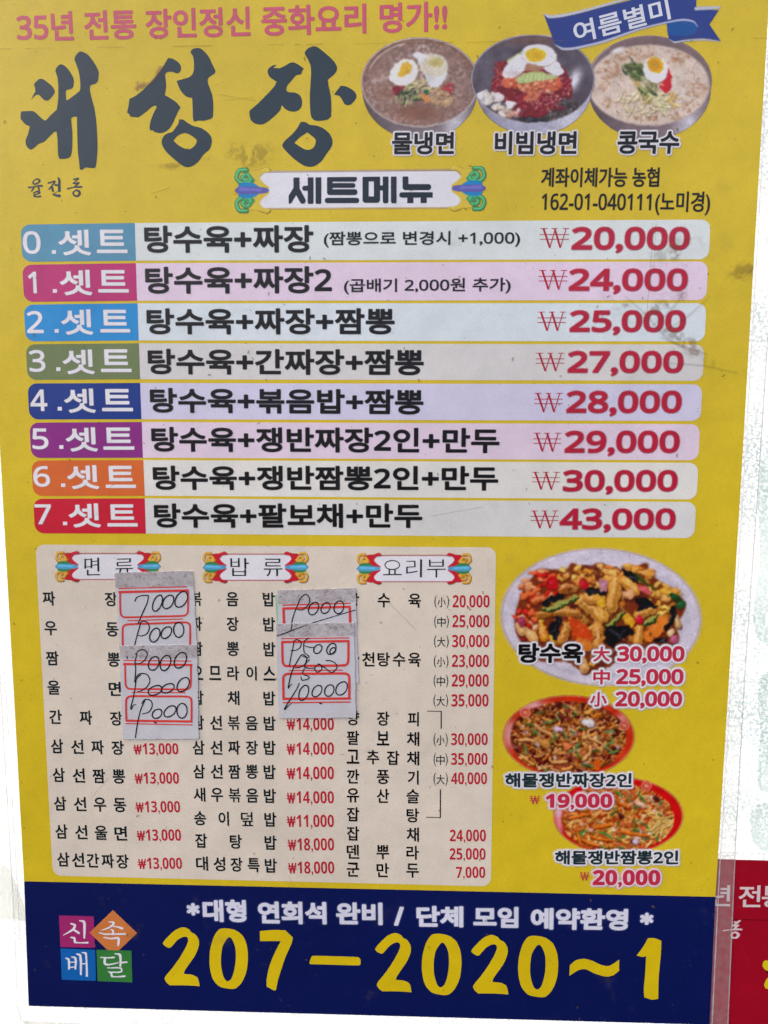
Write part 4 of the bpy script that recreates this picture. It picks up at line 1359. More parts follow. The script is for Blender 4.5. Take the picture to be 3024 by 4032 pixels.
def pic2():
    fr = fX2
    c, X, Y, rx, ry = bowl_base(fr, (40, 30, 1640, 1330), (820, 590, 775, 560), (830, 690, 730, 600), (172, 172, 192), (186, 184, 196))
    c.ell(X, Y, rx - 4, ry - 4, (92, 84, 92), soft=4)
    u, v = (c.xs[None] - X) / (rx - 5), (c.ys[:, None] - Y) / (ry - 5)
    m = (np.hypot(u, v) < 1).astype(float)
    n2 = vnoise(c.h, c.w, 24, 3)
    c.tint(m * np.clip((n2 - .4) * 1.6, 0, .6), (124, 122, 136))
    c.tint(m * np.exp(-(((u - .05) / .6) ** 2 + ((v + .9) / .18) ** 2)) * .7, (122, 94, 88))
    c.tint(m * np.exp(-(((u + .05) / .5) ** 2 + ((v + .62) / .10) ** 2)) * .6, (66, 64, 70))
    c.tint(m * np.exp(-(((u - .68 + .25 * (v - .05)) / .10) ** 2 + ((v - .02) / .25) ** 2)) * .95, (226, 228, 240))
    c.tint(m * np.exp(-(((u + .75) / .12) ** 2 + ((v + .2) / .4) ** 2)) * .5, (126, 124, 138))
    mask = m
    c.mask = m
    p = fr.pts
    # dark seaweed and broth at the bottom
    for _ in range(60):
        x, y = inside(*fr(1150, 960), 105, 40)
        noodle(c, x, y, 20, 5, jit((84, 76, 66), 26), 1.2)
    for _ in range(40):
        x, y = inside(*fr(800, 1080), 62, 18)
        noodle(c, x, y, 18, 5, jit((52, 54, 56), 20), 1.2)
    speck(c, *fr(1150, 980), 110, 40, 90, [(190, 176, 150), (150, 136, 116), (50, 52, 50)], (1.5, 3))
    # red sauce mound
    c.poly(p([(500, 360), (400, 420), (330, 560), (300, 740), (440, 850), (560, 900), (620, 1050), (760, 1060), (950, 1060), (1060, 940), (1180, 830), (1300, 830), (1310, 700), (1270, 560), (1190, 420), (1050, 350), (700, 330)]), (122, 34, 46))
    for _ in range(120):
        x, y = inside(*fr(830, 720), 140, 95)
        noodle(c, x, y, 30, 6, jit((132, 38, 50), 22), 1.2)
    c.poly(p([(450, 580), (620, 560), (1150, 560), (1170, 700), (1050, 740), (960, 720), (900, 820), (800, 860), (700, 850), (750, 780), (620, 690), (460, 695)]), (196, 110, 82))
    for _ in range(34):
        x, y = inside(*fr(830, 680), 100, 34)
        chunk(c, x, y, random.uniform(6, 15), random.uniform(5, 10), random.uniform(-1, 1), jit(random.choice([(206, 128, 96), (184, 84, 62), (220, 156, 120)]), 14), .08)
    for _ in range(24):
        x, y = inside(*fr(420, 500), 14, 34)
        noodle(c, x, y, 22, 5, jit((150, 60, 58), 20))
    # sesame seeds
    speck(c, *fr(980, 860), 60, 44, 120, [(222, 196, 176), (204, 170, 150)], (1.4, 2.4), 1)
    speck(c, *fr(700, 860), 74, 50, 60, [(214, 186, 168)], (1.3, 2.2), 1)
    speck(c, *fr(1240, 650), 22, 56, 40, [(214, 186, 168)], (1.3, 2.2), 1)
    speck(c, *fr(370, 600), 24, 44, 30, [(200, 166, 160)], (1.3, 2.2), 1)
    # cucumber, crab strips, pear
    c.poly(p([(600, 600), (720, 520), (860, 490), (1000, 520), (1140, 555), (1060, 590), (900, 605), (760, 640), (640, 640)]), (176, 190, 132))
    for i in range(9):
        a = fr(660 + i * 50, 525 + abs(i - 4) * 6)
        c.seg([a, (a[0] - 6, a[1] + 26)], 5, jit((206, 214, 176), 8), op=.7)
    c.poly(p([(500, 360), (620, 280), (700, 240), (680, 330), (540, 420)]), (184, 190, 148))
    for _ in range(8):
        chunk(c, *inside(*fr(300, 860), 44, 34), random.uniform(16, 26), random.uniform(12, 18), random.uniform(-1, 1), jit((208, 202, 200), 6), .1, hi=.3)
    for _ in range(14):
        chunk(c, *inside(*fr(470, 990), 52, 26), random.uniform(8, 16), random.uniform(6, 12), random.uniform(-1, 1), jit((208, 192, 184), 14), .12)
    chunk(c, *fr(160, 800), 14, 15, 0, (222, 222, 226), .08)
    chunk(c, *fr(540, 910), 18, 16, 0, (224, 222, 226), .12)
    for _ in range(8):
        chunk(c, *inside(*fr(560, 1020), 26, 14), 9, 6, random.random(), jit((196, 150, 136), 12), .1)
    c.poly(p([(650, 290), (560, 350), (470, 440), (440, 560), (560, 575), (680, 520), (760, 440), (800, 480), (930, 460), (1050, 525), (1180, 545), (1215, 510), (1170, 420), (1080, 340), (900, 300)]), (222, 224, 232))
    c.poly(p([(740, 400), (860, 430), (960, 420), (930, 490), (820, 490), (720, 480)]), (168, 128, 104), soft=8)
    c.poly(p([(450, 540), (600, 560), (700, 510), (620, 490), (500, 500)]), (206, 200, 204), soft=10)
    c.ell(*fr(900, 300), 69, 43, (150, 120, 100), .1, op=.5)
    c.ell(*fr(900, 288), 69, 41, (228, 230, 236), .12)
    c.ell(*fr(855, 288), 42, 27, (216, 184, 44), .02)
    c.ell(*fr(860, 300), 24, 12, (200, 164, 36), .02, soft=10)
    c.mask = None
    return c.done('food_picture', 2.5, PO)


def pic3():
    fr = fX3
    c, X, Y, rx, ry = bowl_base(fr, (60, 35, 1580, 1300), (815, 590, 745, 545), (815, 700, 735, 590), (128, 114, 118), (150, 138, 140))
    c.ell(*fr(815, 575), 241, 170, (128, 112, 112), soft=8)
    X2, Y2 = fr(805, 640)
    c.ell(X2, Y2, 238, 158, (208, 194, 184), soft=7)
    u, v = (c.xs[None] - X2) / 236, (c.ys[:, None] - Y2) / 156
    m = (np.hypot(u, v) < 1).astype(float)
    n1, n2 = vnoise(c.h, c.w, 7, 3), vnoise(c.h, c.w, 26, 3)
    c.tint(m * np.clip((n2 - .5) * 5, 0, 1) * np.clip((n1 - .3) * 2, 0, 1) * .75, (172, 140, 112))
    c.tint(m * np.clip((n1 - .62) * 8, 0, 1) * .4, (156, 112, 88))
    c.tint(m * np.exp(-(((u - .45) / .2) ** 2 + ((v - .05) / .5) ** 2)) * .7, (220, 216, 210))
    c.mask = m
    for x, y, a, b in [(660, 1015, 12, 14), (850, 1040, 22, 15), (300, 850, 20, 22), (1100, 1010, 46, 16), (1320, 900, 40, 24), (1370, 640, 34, 26), (350, 450, 36, 18), (620, 240, 40, 14), (1110, 330, 16, 14), (1330, 760, 26, 14), (280, 640, 14, 24)]:
        X1, Y1 = fr(x, y)
        for _ in range(10):
            q = inside(X1, Y1, a, b)
            c.ell(*q, random.uniform(3, 9), random.uniform(2, 6), jit((172, 134, 104), 18), random.random(), soft=4, op=.6, wob=.1)
    speck(c, X2, Y2, 200, 140, 60, [(150, 104, 88), (170, 120, 96)], (1.5, 3.5), .6)
    for _ in range(70):
        x, y = inside(*fr(760, 800), 100, 56)
        noodle(c, x, y, 42, 5.5, jit((218, 200, 168), 14), .9, ang=random.uniform(.9, 1.9))
    c.poly(fr.pts([(600, 560), (760, 700), (830, 870), (760, 840), (640, 640)]), (176, 158, 84), op=.8, soft=10)
    for _ in range(46):
        x, y = inside(*fr(600, 440), 42, 30)
        noodle(c, x, y, 36, 6, jit(random.choice([(92, 106, 62), (126, 138, 86), (68, 82, 58), (150, 156, 110)]), 12), .3, ang=random.uniform(.5, 1.1))
    for _ in range(22):
        x, y = inside(*fr(790, 650), 36, 44)
        noodle(c, x, y, 40, 6, jit(random.choice([(110, 124, 72), (60, 72, 58), (168, 172, 120)]), 12), .2, ang=random.uniform(.7, 1.1))
    c.seg(fr.pts([(560, 290), (640, 385)]), [3, 10, 8], (62, 80, 58))
    for _ in range(16):
        x, y = inside(*fr(930, 800), 40, 40)
        noodle(c, x, y, 44, 6, jit((214, 206, 164), 12), .5, ang=random.uniform(.8, 1.6))
    for _ in range(8):
        x, y = inside(*fr(1080, 760), 12, 30)
        noodle(c, x, y, 40, 6, jit((214, 176, 120), 14), .4, ang=random.uniform(1, 1.5))
    c.poly(fr.pts([(1030, 430), (1075, 500), (1080, 600), (1070, 680), (1010, 745), (960, 690), (930, 610)]), (190, 50, 56))
    c.seg(fr.pts([(900, 625), (960, 625), (990, 640)]), 6, (222, 190, 170))
    c.ell(*fr(890, 470), 49, 52, (150, 120, 90), -.4, op=.5)
    c.ell(*fr(888, 455), 49, 52, (226, 228, 230), -.45)
    c.ell(*fr(885, 398), 31, 33, (212, 166, 40), -.5)
    c.ell(*fr(890, 405), 18, 18, (196, 148, 36), soft=10)
    c.mask = None
    c.seg([(X + math.cos(t) * 240, Y + math.sin(t) * 176) for t in np.linspace(2.6, 4.0, 12)], 3, (206, 200, 200), op=.8)
    c.ell(*fr(430, 220), 26, 9, (224, 222, 224), -.35, soft=8)
    return c.done('food_picture', 2, PO)


def plate(c, fr, cx, cy, rx, ry, col, rot=0, soft=6):
    X, Y = fr(cx, cy)
    c.ell(X, Y, rx / fr.k, ry / fr.k, col, rot, soft=soft)
    return X, Y, rx / fr.k, ry / fr.k


def pic4():
    fr = fX4
    c = Canvas(*fr(20, 15), *fr(1640, 1125))
    X, Y, rx, ry = plate(c, fr, 828, 575, 782, 535, (206, 200, 214), rot=.04, soft=14)
    u, v = (c.xs[None] - X) / rx, (c.ys[:, None] - Y) / ry
    c.tint(np.exp(-((np.hypot(u / .86, v / .86) - 1) / .05) ** 2) * .35 * (v > -.6), (170, 166, 182))
    c.tint(np.clip(-u - .6, 0, 1) * .5 + np.zeros((c.h, 1)), (184, 184, 200))
    p = fr.pts
    c.poly(p([(200, 400), (290, 260), (330, 200), (440, 200), (560, 200), (600, 150), (700, 180), (830, 150), (960, 190), (1080, 190), (1190, 150), (1210, 230), (1340, 330), (1470, 430), (1490, 520), (1420, 640),
              (1440, 760), (1300, 830), (1050, 860), (900, 960), (720, 1020), (560, 930), (350, 920), (180, 740), (150, 600)]), (124, 66, 36), soft=9)
    G_, Y_, O_ = [(186, 128, 64), (204, 152, 82), (172, 112, 58)], [(214, 164, 74), (222, 176, 96)], [(206, 92, 48), (190, 66, 40)]
    for _ in range(70):
        x, y = inside(*fr(800, 560), 290, 190)
        chunk(c, x, y, random.uniform(12, 30), random.uniform(9, 14), random.uniform(-1.5, 1.5), jit(random.choice(G_ + Y_ + [(120, 66, 44), (96, 52, 38)]), 14), .07)
    # pale crispy parts at the top and right, red-sauce parts at left
    for _ in range(60):
        x, y = inside(*fr(850, 240), 190, 42)
        chunk(c, x, y, random.uniform(10, 24), random.uniform(6, 11), random.uniform(-.8, .8), jit(random.choice([(218, 158, 84), (226, 176, 104), (208, 136, 70)]), 12), .09)
    for _ in range(26):
        x, y = inside(*fr(1280, 430), 80, 60)
        chunk(c, x, y, random.uniform(10, 22), random.uniform(7, 11), random.uniform(-.8, .8), jit(random.choice(Y_ + [(210, 146, 76)]), 12), .08)
    for _ in range(40):
        x, y = inside(*fr(350, 340), 78, 64)
        chunk(c, x, y, random.uniform(10, 26), random.uniform(6, 12), random.uniform(-1, .4), jit(random.choice([(206, 66, 44), (222, 104, 66), (184, 46, 40), (226, 150, 110)]), 12), .08)
    for _ in range(26):
        x, y = inside(*fr(240, 600), 40, 80)
        chunk(c, x, y, random.uniform(8, 18), random.uniform(7, 12), random.uniform(-1, 1), jit(random.choice([(190, 60, 44), (214, 170, 130), (220, 110, 70), (150, 60, 60)]), 12), .09)

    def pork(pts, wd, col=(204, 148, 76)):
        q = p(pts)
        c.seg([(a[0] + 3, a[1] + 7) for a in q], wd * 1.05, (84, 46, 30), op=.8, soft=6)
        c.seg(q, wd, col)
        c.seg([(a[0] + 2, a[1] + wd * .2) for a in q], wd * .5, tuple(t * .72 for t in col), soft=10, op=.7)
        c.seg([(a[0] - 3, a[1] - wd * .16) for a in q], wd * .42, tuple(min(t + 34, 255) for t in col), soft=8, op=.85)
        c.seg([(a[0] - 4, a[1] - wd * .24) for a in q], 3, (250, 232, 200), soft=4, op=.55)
        for a, b in zip(q[:-1], q[1:]):
            for t in np.linspace(0, 1, 4):
                c.ell(a[0] + (b[0] - a[0]) * t + random.uniform(-4, 4), a[1] + (b[1] - a[1]) * t + random.uniform(-4, 4), 6, 4, tuple(min(v_ + random.uniform(-24, 24), 255) for v_ in col), soft=5, op=.5)
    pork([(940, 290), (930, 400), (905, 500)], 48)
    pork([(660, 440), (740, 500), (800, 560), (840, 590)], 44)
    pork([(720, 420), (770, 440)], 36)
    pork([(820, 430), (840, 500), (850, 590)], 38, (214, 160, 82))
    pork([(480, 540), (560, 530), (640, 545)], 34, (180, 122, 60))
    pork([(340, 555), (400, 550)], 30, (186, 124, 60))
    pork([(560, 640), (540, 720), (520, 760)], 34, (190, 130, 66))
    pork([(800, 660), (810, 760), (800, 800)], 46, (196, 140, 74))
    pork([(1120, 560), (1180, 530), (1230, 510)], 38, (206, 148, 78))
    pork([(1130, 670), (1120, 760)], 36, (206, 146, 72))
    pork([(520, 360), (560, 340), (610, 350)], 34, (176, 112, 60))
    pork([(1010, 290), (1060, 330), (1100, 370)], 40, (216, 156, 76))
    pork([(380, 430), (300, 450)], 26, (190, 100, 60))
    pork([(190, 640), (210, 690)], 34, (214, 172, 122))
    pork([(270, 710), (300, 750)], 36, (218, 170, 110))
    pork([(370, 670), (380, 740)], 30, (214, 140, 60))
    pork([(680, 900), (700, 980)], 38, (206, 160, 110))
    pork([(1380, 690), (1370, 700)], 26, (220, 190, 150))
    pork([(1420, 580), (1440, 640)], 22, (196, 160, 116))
    for pts, col in [([(560, 560, 1), (640, 600), (720, 650), (750, 700), (760, 760), (600, 750, 1), (590, 650)], (196, 82, 44)), ([(1290, 570), (1360, 610), (1300, 720), (1180, 760), (1170, 700)], (212, 128, 62)),
                     ([(800, 410), (850, 440), (860, 500), (800, 470)], (216, 168, 60)), ([(985, 560), (1060, 560), (1090, 640), (1040, 640)], (214, 160, 60)), ([(990, 370), (1070, 360), (1080, 430), (1000, 430)], (212, 160, 122)),
                     ([(400, 290), (450, 250), (490, 290), (480, 350), (410, 350)], (184, 36, 48)), ([(650, 300), (710, 285), (730, 330), (680, 355)], (186, 44, 54)),
                     ([(815, 300), (870, 280), (890, 330), (850, 380)], (178, 128, 146)), ([(1085, 580), (1140, 570), (1160, 610), (1110, 632)], (190, 44, 62)), ([(1120, 330), (1190, 340), (1210, 400), (1150, 370)], (196, 96, 100)),
                     ([(1370, 735), (1420, 720), (1430, 770), (1380, 780)], (180, 100, 130)), ([(1370, 390), (1440, 410), (1450, 440), (1400, 450)], (40, 78, 46)), ([(1420, 460), (1490, 450), (1480, 500), (1440, 510)], (52, 92, 58)),
                     ([(170, 590), (220, 570), (240, 620), (200, 650)], (160, 70, 96)), ([(700, 170), (780, 180), (830, 195), (770, 200)], (112, 60, 60)), ([(620, 760), (740, 760), (755, 830), (640, 850)], (206, 128, 64))]:
        q = p(pts)
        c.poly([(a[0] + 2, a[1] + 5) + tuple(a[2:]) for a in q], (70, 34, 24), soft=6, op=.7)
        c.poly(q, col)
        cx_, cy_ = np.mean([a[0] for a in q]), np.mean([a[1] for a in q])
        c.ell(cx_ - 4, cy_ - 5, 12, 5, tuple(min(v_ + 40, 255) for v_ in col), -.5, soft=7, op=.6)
    for _ in range(150):
        x, y = inside(*fr(800, 540), 300, 190)
        c.ell(x, y, random.uniform(3, 9), random.uniform(2, 5), random.choice([(96, 50, 30), (150, 84, 40), (228, 184, 120), (190, 120, 56), (70, 40, 32), (240, 214, 170)]), random.uniform(-1.5, 1.5), soft=4, op=random.uniform(.35, .7), wob=.12)
    for _ in range(60):
        x, y = inside(*fr(800, 520), 280, 170)
        c.seg([(x, y), (x + random.uniform(-9, 9), y + random.uniform(-5, 5))], 2.6, (246, 226, 196), op=.6)
    for pts in ([(365, 515), (440, 500), (560, 450), (650, 410)], [(870, 650), (940, 590), (1005, 530)], [(1160, 640), (1220, 600), (1280, 550)]):
        q = p(pts)
        c.seg([(a[0], a[1] + 6) for a in q], [10, 22, 22, 8], (36, 62, 36))
        c.seg([(a[0], a[1] - 1) for a in q], [6, 15, 15, 4], (158, 160, 92))
    c.seg(p([(1080, 225), (1160, 290), (1268, 368)]), [6, 13, 6], (64, 84, 42))
    for pts in ([(705, 350), (760, 335), (850, 375), (860, 410), (800, 400), (700, 390)], [(360, 480), (420, 420), (520, 390), (540, 430), (440, 470), (370, 500)], [(1090, 440), (1170, 425), (1230, 470), (1280, 500), (1200, 500), (1120, 530), (1130, 480)],
                [(870, 660), (940, 640), (1060, 660), (1080, 720), (1000, 730), (930, 810), (870, 770)], [(420, 650), (470, 610), (500, 660), (480, 770), (430, 720)], [(1370, 490), (1420, 510), (1400, 620), (1320, 680), (1380, 580)],
                [(990, 205), (1040, 210), (1110, 260), (1130, 310), (1060, 280)], [(1250, 750), (1340, 740), (1340, 780), (1260, 775)], [(480, 580), (520, 570), (530, 620), (490, 640)]):
        q = p(pts)
        c.poly(q, (34, 34, 38))
        for _ in range(7):
            a = random.choice(q)
            b = (np.mean([t[0] for t in q]) + random.uniform(-12, 12), np.mean([t[1] for t in q]) + random.uniform(-8, 8))
            c.seg([(a[0] * .7 + b[0] * .3, a[1] * .7 + b[1] * .3), b], 3, random.choice([(92, 92, 98), (70, 66, 70), (130, 128, 134)]), op=.6)
    c.warp = 7.5
    return c.done('food_picture', 2, PO)


def noodle_plate(fr, box, ell, clip, rimcols, mix, food, seed, glare, extra=None, layer=2):
    random.seed(seed)
    c = Canvas(*fr(box[0], box[1]), *fr(box[2], box[3]))
    X, Y, rx, ry = plate(c, fr, *ell, (206, 158, 110), soft=5)
    c.ell(X, Y, rx - 4, ry - 4, rimcols[0], soft=4)
    u, v = (c.xs[None] - X) / rx, (c.ys[:, None] - Y) / ry
    n = vnoise(c.h, c.w, 20, 3)
    m = (np.hypot(u, v) < .985)
    for gx, gy, sx, sy, a in glare:
        c.tint(m * np.exp(-(((u - gx) / sx) ** 2 + ((v - gy) / sy) ** 2)) * a, (226, 206, 216))
    c.tint(m * np.clip((n - .5) * 1.5, 0, .4), rimcols[1])
    fx, fy, frx, fry = food
    c.ell(*fr(fx, fy), frx / fr.k, fry / fr.k, rimcols[2], soft=8, wob=.02)
    mask = np.hypot((c.xs[None] - fr(fx, fy)[0]) / (frx / fr.k + 3), (c.ys[:, None] - fr(fx, fy)[1]) / (fry / fr.k + 3)) < 1
    c.mask = mask.astype(float)
    Xf, Yf = fr(fx, fy)
    for _ in range(560):
        x, y = inside(Xf, Yf, frx / fr.k, fry / fr.k)
        noodle(c, x, y, random.uniform(22, 56), random.uniform(4, 6.5), jit(random.choice(mix), 18), 1.3)
    for _ in range(46):
        x, y = inside(Xf, Yf, frx / fr.k * .95, fry / fr.k * .95)
        noodle(c, x, y, random.uniform(26, 46), random.uniform(8, 12), jit(random.choice(mix[:3]), 14), 1.0)
    for _ in range(34):
        x, y = inside(Xf, Yf, frx / fr.k * .95, fry / fr.k * .95)
        chunk(c, x, y, random.uniform(7, 14), random.uniform(6, 10), random.uniform(-1, 1), jit(random.choice([(200, 150, 120), (196, 170, 160), (120, 62, 56), (176, 96, 60)]), 14), .1)
    for _ in range(19):
        x, y = inside(Xf, Yf, frx / fr.k * .9, fry / fr.k * .9)
        noodle(c, x, y, random.uniform(22, 36), random.uniform(6, 8), jit((84, 110, 62), 14), .5)
    for _ in range(60):
        x, y = inside(Xf, Yf, frx / fr.k * .95, fry / fr.k * .95)
        noodle(c, x, y, random.uniform(20, 46), random.uniform(3, 4.5), jit(random.choice(mix), 18), 1.5)
    if extra:
        extra(c, fr)
    c.mask = None
    # medallions on the rim
    for mx_, my_, r_ in clip:
        X1, Y1 = fr(mx_, my_)
        c.ell(X1, Y1, r_ / fr.k, r_ / fr.k, (214, 170, 160), soft=3)
        c.ell(X1, Y1, r_ / fr.k - 3, r_ / fr.k - 3, (190, 82, 62), soft=3)
        for t in (-.35, .35):
            c.seg([(X1 + t * 12, Y1 - 8), (X1 + t * 12 + 1, Y1 + 8)], 2.4, (224, 190, 170))
            c.seg([(X1 + t * 12 - 4, Y1 + t * 6), (X1 + t * 12 + 4, Y1 + t * 6)], 2.4, (224, 190, 170))
    c.warp = 3.5
    return c.done('food_picture', layer, PO)


def ex5(c, fr):
    p = fr.pts
    for pts, wd in (([(430, 360), (500, 420), (600, 460), (640, 500)], 11), ([(1100, 390), (1010, 430), (1030, 500), (1140, 560), (1190, 600)], 10), ([(1030, 590), (1030, 660), (950, 740)], 13), ([(260, 530), (340, 520), (420, 540)], 12), ([(620, 770), (700, 770), (770, 760)], 12)):
        q = p(pts)
        c.seg([(a[0] + 2, a[1] + 5) for a in q], wd, (70, 36, 24), op=.7)
        c.seg(q, wd, (200, 146, 92))
        c.seg([(a[0], a[1] - 2) for a in q], wd * .35, (232, 192, 146), op=.8)
    for pts in ([(545, 340), (620, 325), (700, 305)], [(640, 430), (650, 480), (600, 560)], [(370, 410), (440, 440), (480, 480)], [(740, 430), (760, 490), (800, 530)], [(1170, 450), (1250, 430), (1300, 440)], [(1250, 480), (1280, 540), (1200, 590), (1280, 660)],
                [(780, 670), (850, 640), (920, 610)], [(310, 570), (330, 640), (320, 690)]):
        c.seg(p(pts), [4, 9, 4], jit((82, 122, 72), 10))
        c.seg(p([(a[0], a[1] - 5) for a in pts]), [1, 3, 1], (150, 178, 130), op=.7)
    chunk(c, *fr(1010, 340), 26, 16, .2, (208, 196, 200), .08)
    chunk(c, *fr(680, 410), 18, 12, .2, (196, 168, 184), .1)
    chunk(c, *fr(540, 560), 24, 16, .3, (186, 134, 74), .06)
    chunk(c, *fr(775, 590), 16, 16, .3, (200, 120, 80), .08)
    c.poly(p([(1075, 750), (1135, 750), (1130, 850), (1080, 850)]), (200, 100, 46))


def ex6(c, fr):
    p = fr.pts
    for pts in ([(270, 530), (360, 500), (500, 480)], [(550, 640), (640, 620), (740, 600)], [(360, 690), (380, 760), (400, 850)], [(870, 680), (980, 700), (1120, 720), (1230, 740)], [(420, 780), (520, 820), (620, 850)], [(850, 340), (900, 370), (950, 400)], [(520, 740), (640, 770), (760, 790)]):
        q = p(pts)
        c.seg([(a[0] + 1, a[1] + 5) for a in q], 12, (90, 40, 22), op=.7)
        c.seg(q, [8, 13, 7], jit((204, 112, 50), 10))
        c.seg([(a[0], a[1] - 3) for a in q], [2, 4, 2], (228, 156, 92), op=.7)
    for pts in ([(1075, 240), (1120, 300), (1160, 350)], [(1145, 590), (1220, 680), (1300, 765)], [(610, 680), (700, 710), (780, 770)], [(800, 200), (850, 240), (880, 275)], [(390, 720), (430, 690), (470, 680)], [(870, 760), (900, 730), (920, 740)], [(1370, 520), (1430, 550), (1480, 570)]):
        c.seg(p(pts), [5, 11, 5], jit((58, 120, 60), 8))
        c.seg(p([(a[0] + 8, a[1] - 3) for a in pts]), [1, 3, 1], (120, 176, 110), op=.7)
    for x, y in ((1280, 300), (870, 500), (1010, 800)):
        chunk(c, *fr(x, y), 14, 8, .5, (76, 44, 44), .08)
    chunk(c, *fr(1090, 360), 26, 10, .4, (196, 160, 136), .05)
    chunk(c, *fr(1040, 800), 12, 10, 0, (196, 176, 196), .05)
    chunk(c, *fr(250, 720), 16, 12, 0, (214, 150, 100), .06)
    for _ in range(46):
        x, y = inside(*fr(1370, 620), 46, 44)
        noodle(c, x, y, 46, 5, jit((214, 176, 110), 12), .8)


f1 = pic1()
f2 = pic2()
f3 = pic3()
f4 = pic4()
f5 = noodle_plate(fX5, (60, 25, 1540, 910), (795, 490, 715, 450), [(322, 230, 55), (1400, 370, 52)], ((186, 62, 42), (200, 96, 70), (84, 38, 30)),
                  [(182, 118, 60), (204, 142, 84), (156, 88, 46), (212, 166, 112), (112, 58, 44), (168, 100, 84)], (790, 510, 620, 400), 31,
                  [(-.88, -.05, .12, .3, .95), (-.55, -.75, .25, .12, .7), (.80, -.42, .10, .12, .6)], ex5, 2)
f6 = noodle_plate(fX6, (60, 40, 1620, 960), (835, 500, 755, 450), [(1165, 150, 60)], ((190, 34, 40), (200, 60, 60), (164, 74, 40)),
                  [(204, 136, 74), (214, 160, 96), (188, 104, 56), (220, 180, 122), (198, 92, 60)], (830, 530, 650, 400), 44,
                  [(-.92, -.1, .08, .3, .9), (-.9, .3, .06, .3, .5)], ex6, 1.5)

WH, RW = (216, 216, 226), (222, 196, 206)
for pic, body, box in ((f1, '물냉면', (234, 503, 468, 588)), (f2, '비빔냉면', (622, 501, 931, 588)), (f3, '콩국수', (1085, 501, 1318, 586))):
    txt('caption_lettering', body, fB, box, 7, K_BLACK, pic, .0, halo=(6, 4, WH), grow=2.5, soft=2.2)
txt('caption_lettering', '탕수육', fL, (207, 634, 580, 750), 7, K_BLACK, f4, .0, grow=3.4, soft=2.2, halo=(8, 9, WH))
for s, pr, y0, y1, x0, x1, sx in (('大', '30,000', 652, 742, 778, 1168, 640), ('中', '25,000', 784, 874, 773, 1162, 640), ('小', '20,000', 914, 1003, 768, 1154, 622)):
    txt('caption_lettering', s, fL, (sx, y0 + 4, sx + 96, y1), 7, K_PLINE, f4, .0, grow=1.6, halo=(9, 10, WH))
    txt('caption_lettering', pr, fL, (x0, y0, x1, y1), 7, K_PLINE, f4, .0, grow=3.4, halo=(9, 10, WH), yref='0')
K_CAP = ink('caption_ink', (36, 52, 56))
txt('caption_lettering', '해물쟁반짜장2인', fM, (130, 502, 863, 586), 7, K_CAP, f5, .0, grow=2.2, soft=2, halo=(8, 9, WH))
won(fM, (272, 635, 330, 682), 7, K_PLINE, f5, thick=.12, thin=.07)
txt('caption_lettering', '19,000', fM, (364, 622, 750, 704), 7, K_PLINE, f5, -1, grow=1.6, halo=(9, 10, RW), yref='0')
txt('caption_lettering', '해물쟁반짬뽕2인', fM, (419, 951, 1133, 1033), 7, K_CAP, f6, .0, grow=2.2, soft=2, halo=(8, 9, WH))
won(fM, (562, 1078, 617, 1125), 7, K_PLINE, f6, thick=.12, thin=.07)
txt('caption_lettering', '20,000', fM, (637, 1064, 1028, 1153), 7, K_PLINE, f6, -1, grow=1.6, halo=(9, 10, RW), yref='0')

# ------------------------------------------------------------------ grime smeared over the laminate
random.seed(5)
rs2 = np.random.RandomState(3)
cv = Canvas(2340, 930, 2985, 1520, 3.0)
n1, n2, n3 = vnoise(cv.h, cv.w, 26, 4, rs2), vnoise(cv.h, cv.w, 5, 2, rs2), vnoise(cv.h, cv.w, 60, 2, rs2)
XX, YY = np.meshgrid(cv.xs, cv.ys)
cv.rgb[:] = (118, 94, 58)


def blob(x, y, a, b, r=0):
    c, s = math.cos(r), math.sin(r)
    u, v = (XX - x) * c + (YY - y) * s, -(XX - x) * s + (YY - y) * c
    return np.exp(-((u / a) ** 2 + (v / b) ** 2))


env = blob(2680, 1000, 90, 50) * .6 + blob(2930, 1060, 50, 26, -.5) * 1.1 + blob(2620, 1200, 110, 22, -.5) + blob(2490, 1200, 90, 16, .2) * .9 + blob(2680, 1330, 110, 26, .7) * 1.1 + blob(2740, 1080, 60, 40) * .6 + blob(2420, 1160, 40, 60) * .3
cv.a = np.clip(env * np.clip((n1 - .46) * 5, 0, 1) * np.clip(n2 * 2 - .5, 0, 1.2), 0, .32)
cv.a *= (XX < np.interp(YY, [0, 33, 1200, 1900], [3024, 3020, 2953, 2912]))
for pts in ([(2460, 1170), (2540, 1240), (2620, 1330), (2740, 1400)], [(2700, 1140), (2640, 1220), (2560, 1290)], [(2790, 1170), (2700, 1250), (2620, 1300)], [(2600, 1330), (2700, 1370), (2780, 1395)], [(2620, 1430), (2760, 1440), (2900, 1470)], [(2925, 1095), (2960, 1060), (2975, 1040)]):
    cv.seg(pts, [2, 6, 3], (110, 92, 72), soft=9, op=.26)
cv.done('grime_smear', 9, PO)['kind'] = 'stuff'
cv = Canvas(480, 220, 1300, 720, 3.0)
XX, YY = np.meshgrid(cv.xs, cv.ys)
n1, n2 = vnoise(cv.h, cv.w, 18, 4, rs2), vnoise(cv.h, cv.w, 4, 2, rs2)
cv.rgb[:] = (118, 104, 60)
env = blob(990, 610, 60, 34) * 1.2 + blob(830, 630, 120, 10, -.25) + blob(690, 655, 60, 10) * .8
cv.a = np.clip(env * np.clip((n1 - .45) * 4, 0, 1) * np.clip(n2 * 2 - .5, 0, 1.2), 0, .28)
for pts, wd in (([(560, 345), (600, 325), (640, 270)], [14, 7, 9]), ([(540, 352), (570, 330)], [12, 8]), ([(545, 330), (545, 360)], [10, 5]), ([(620, 290), (632, 266)], [10, 6])):
    cv.seg(pts, wd, (150, 112, 84), soft=8, op=.5)
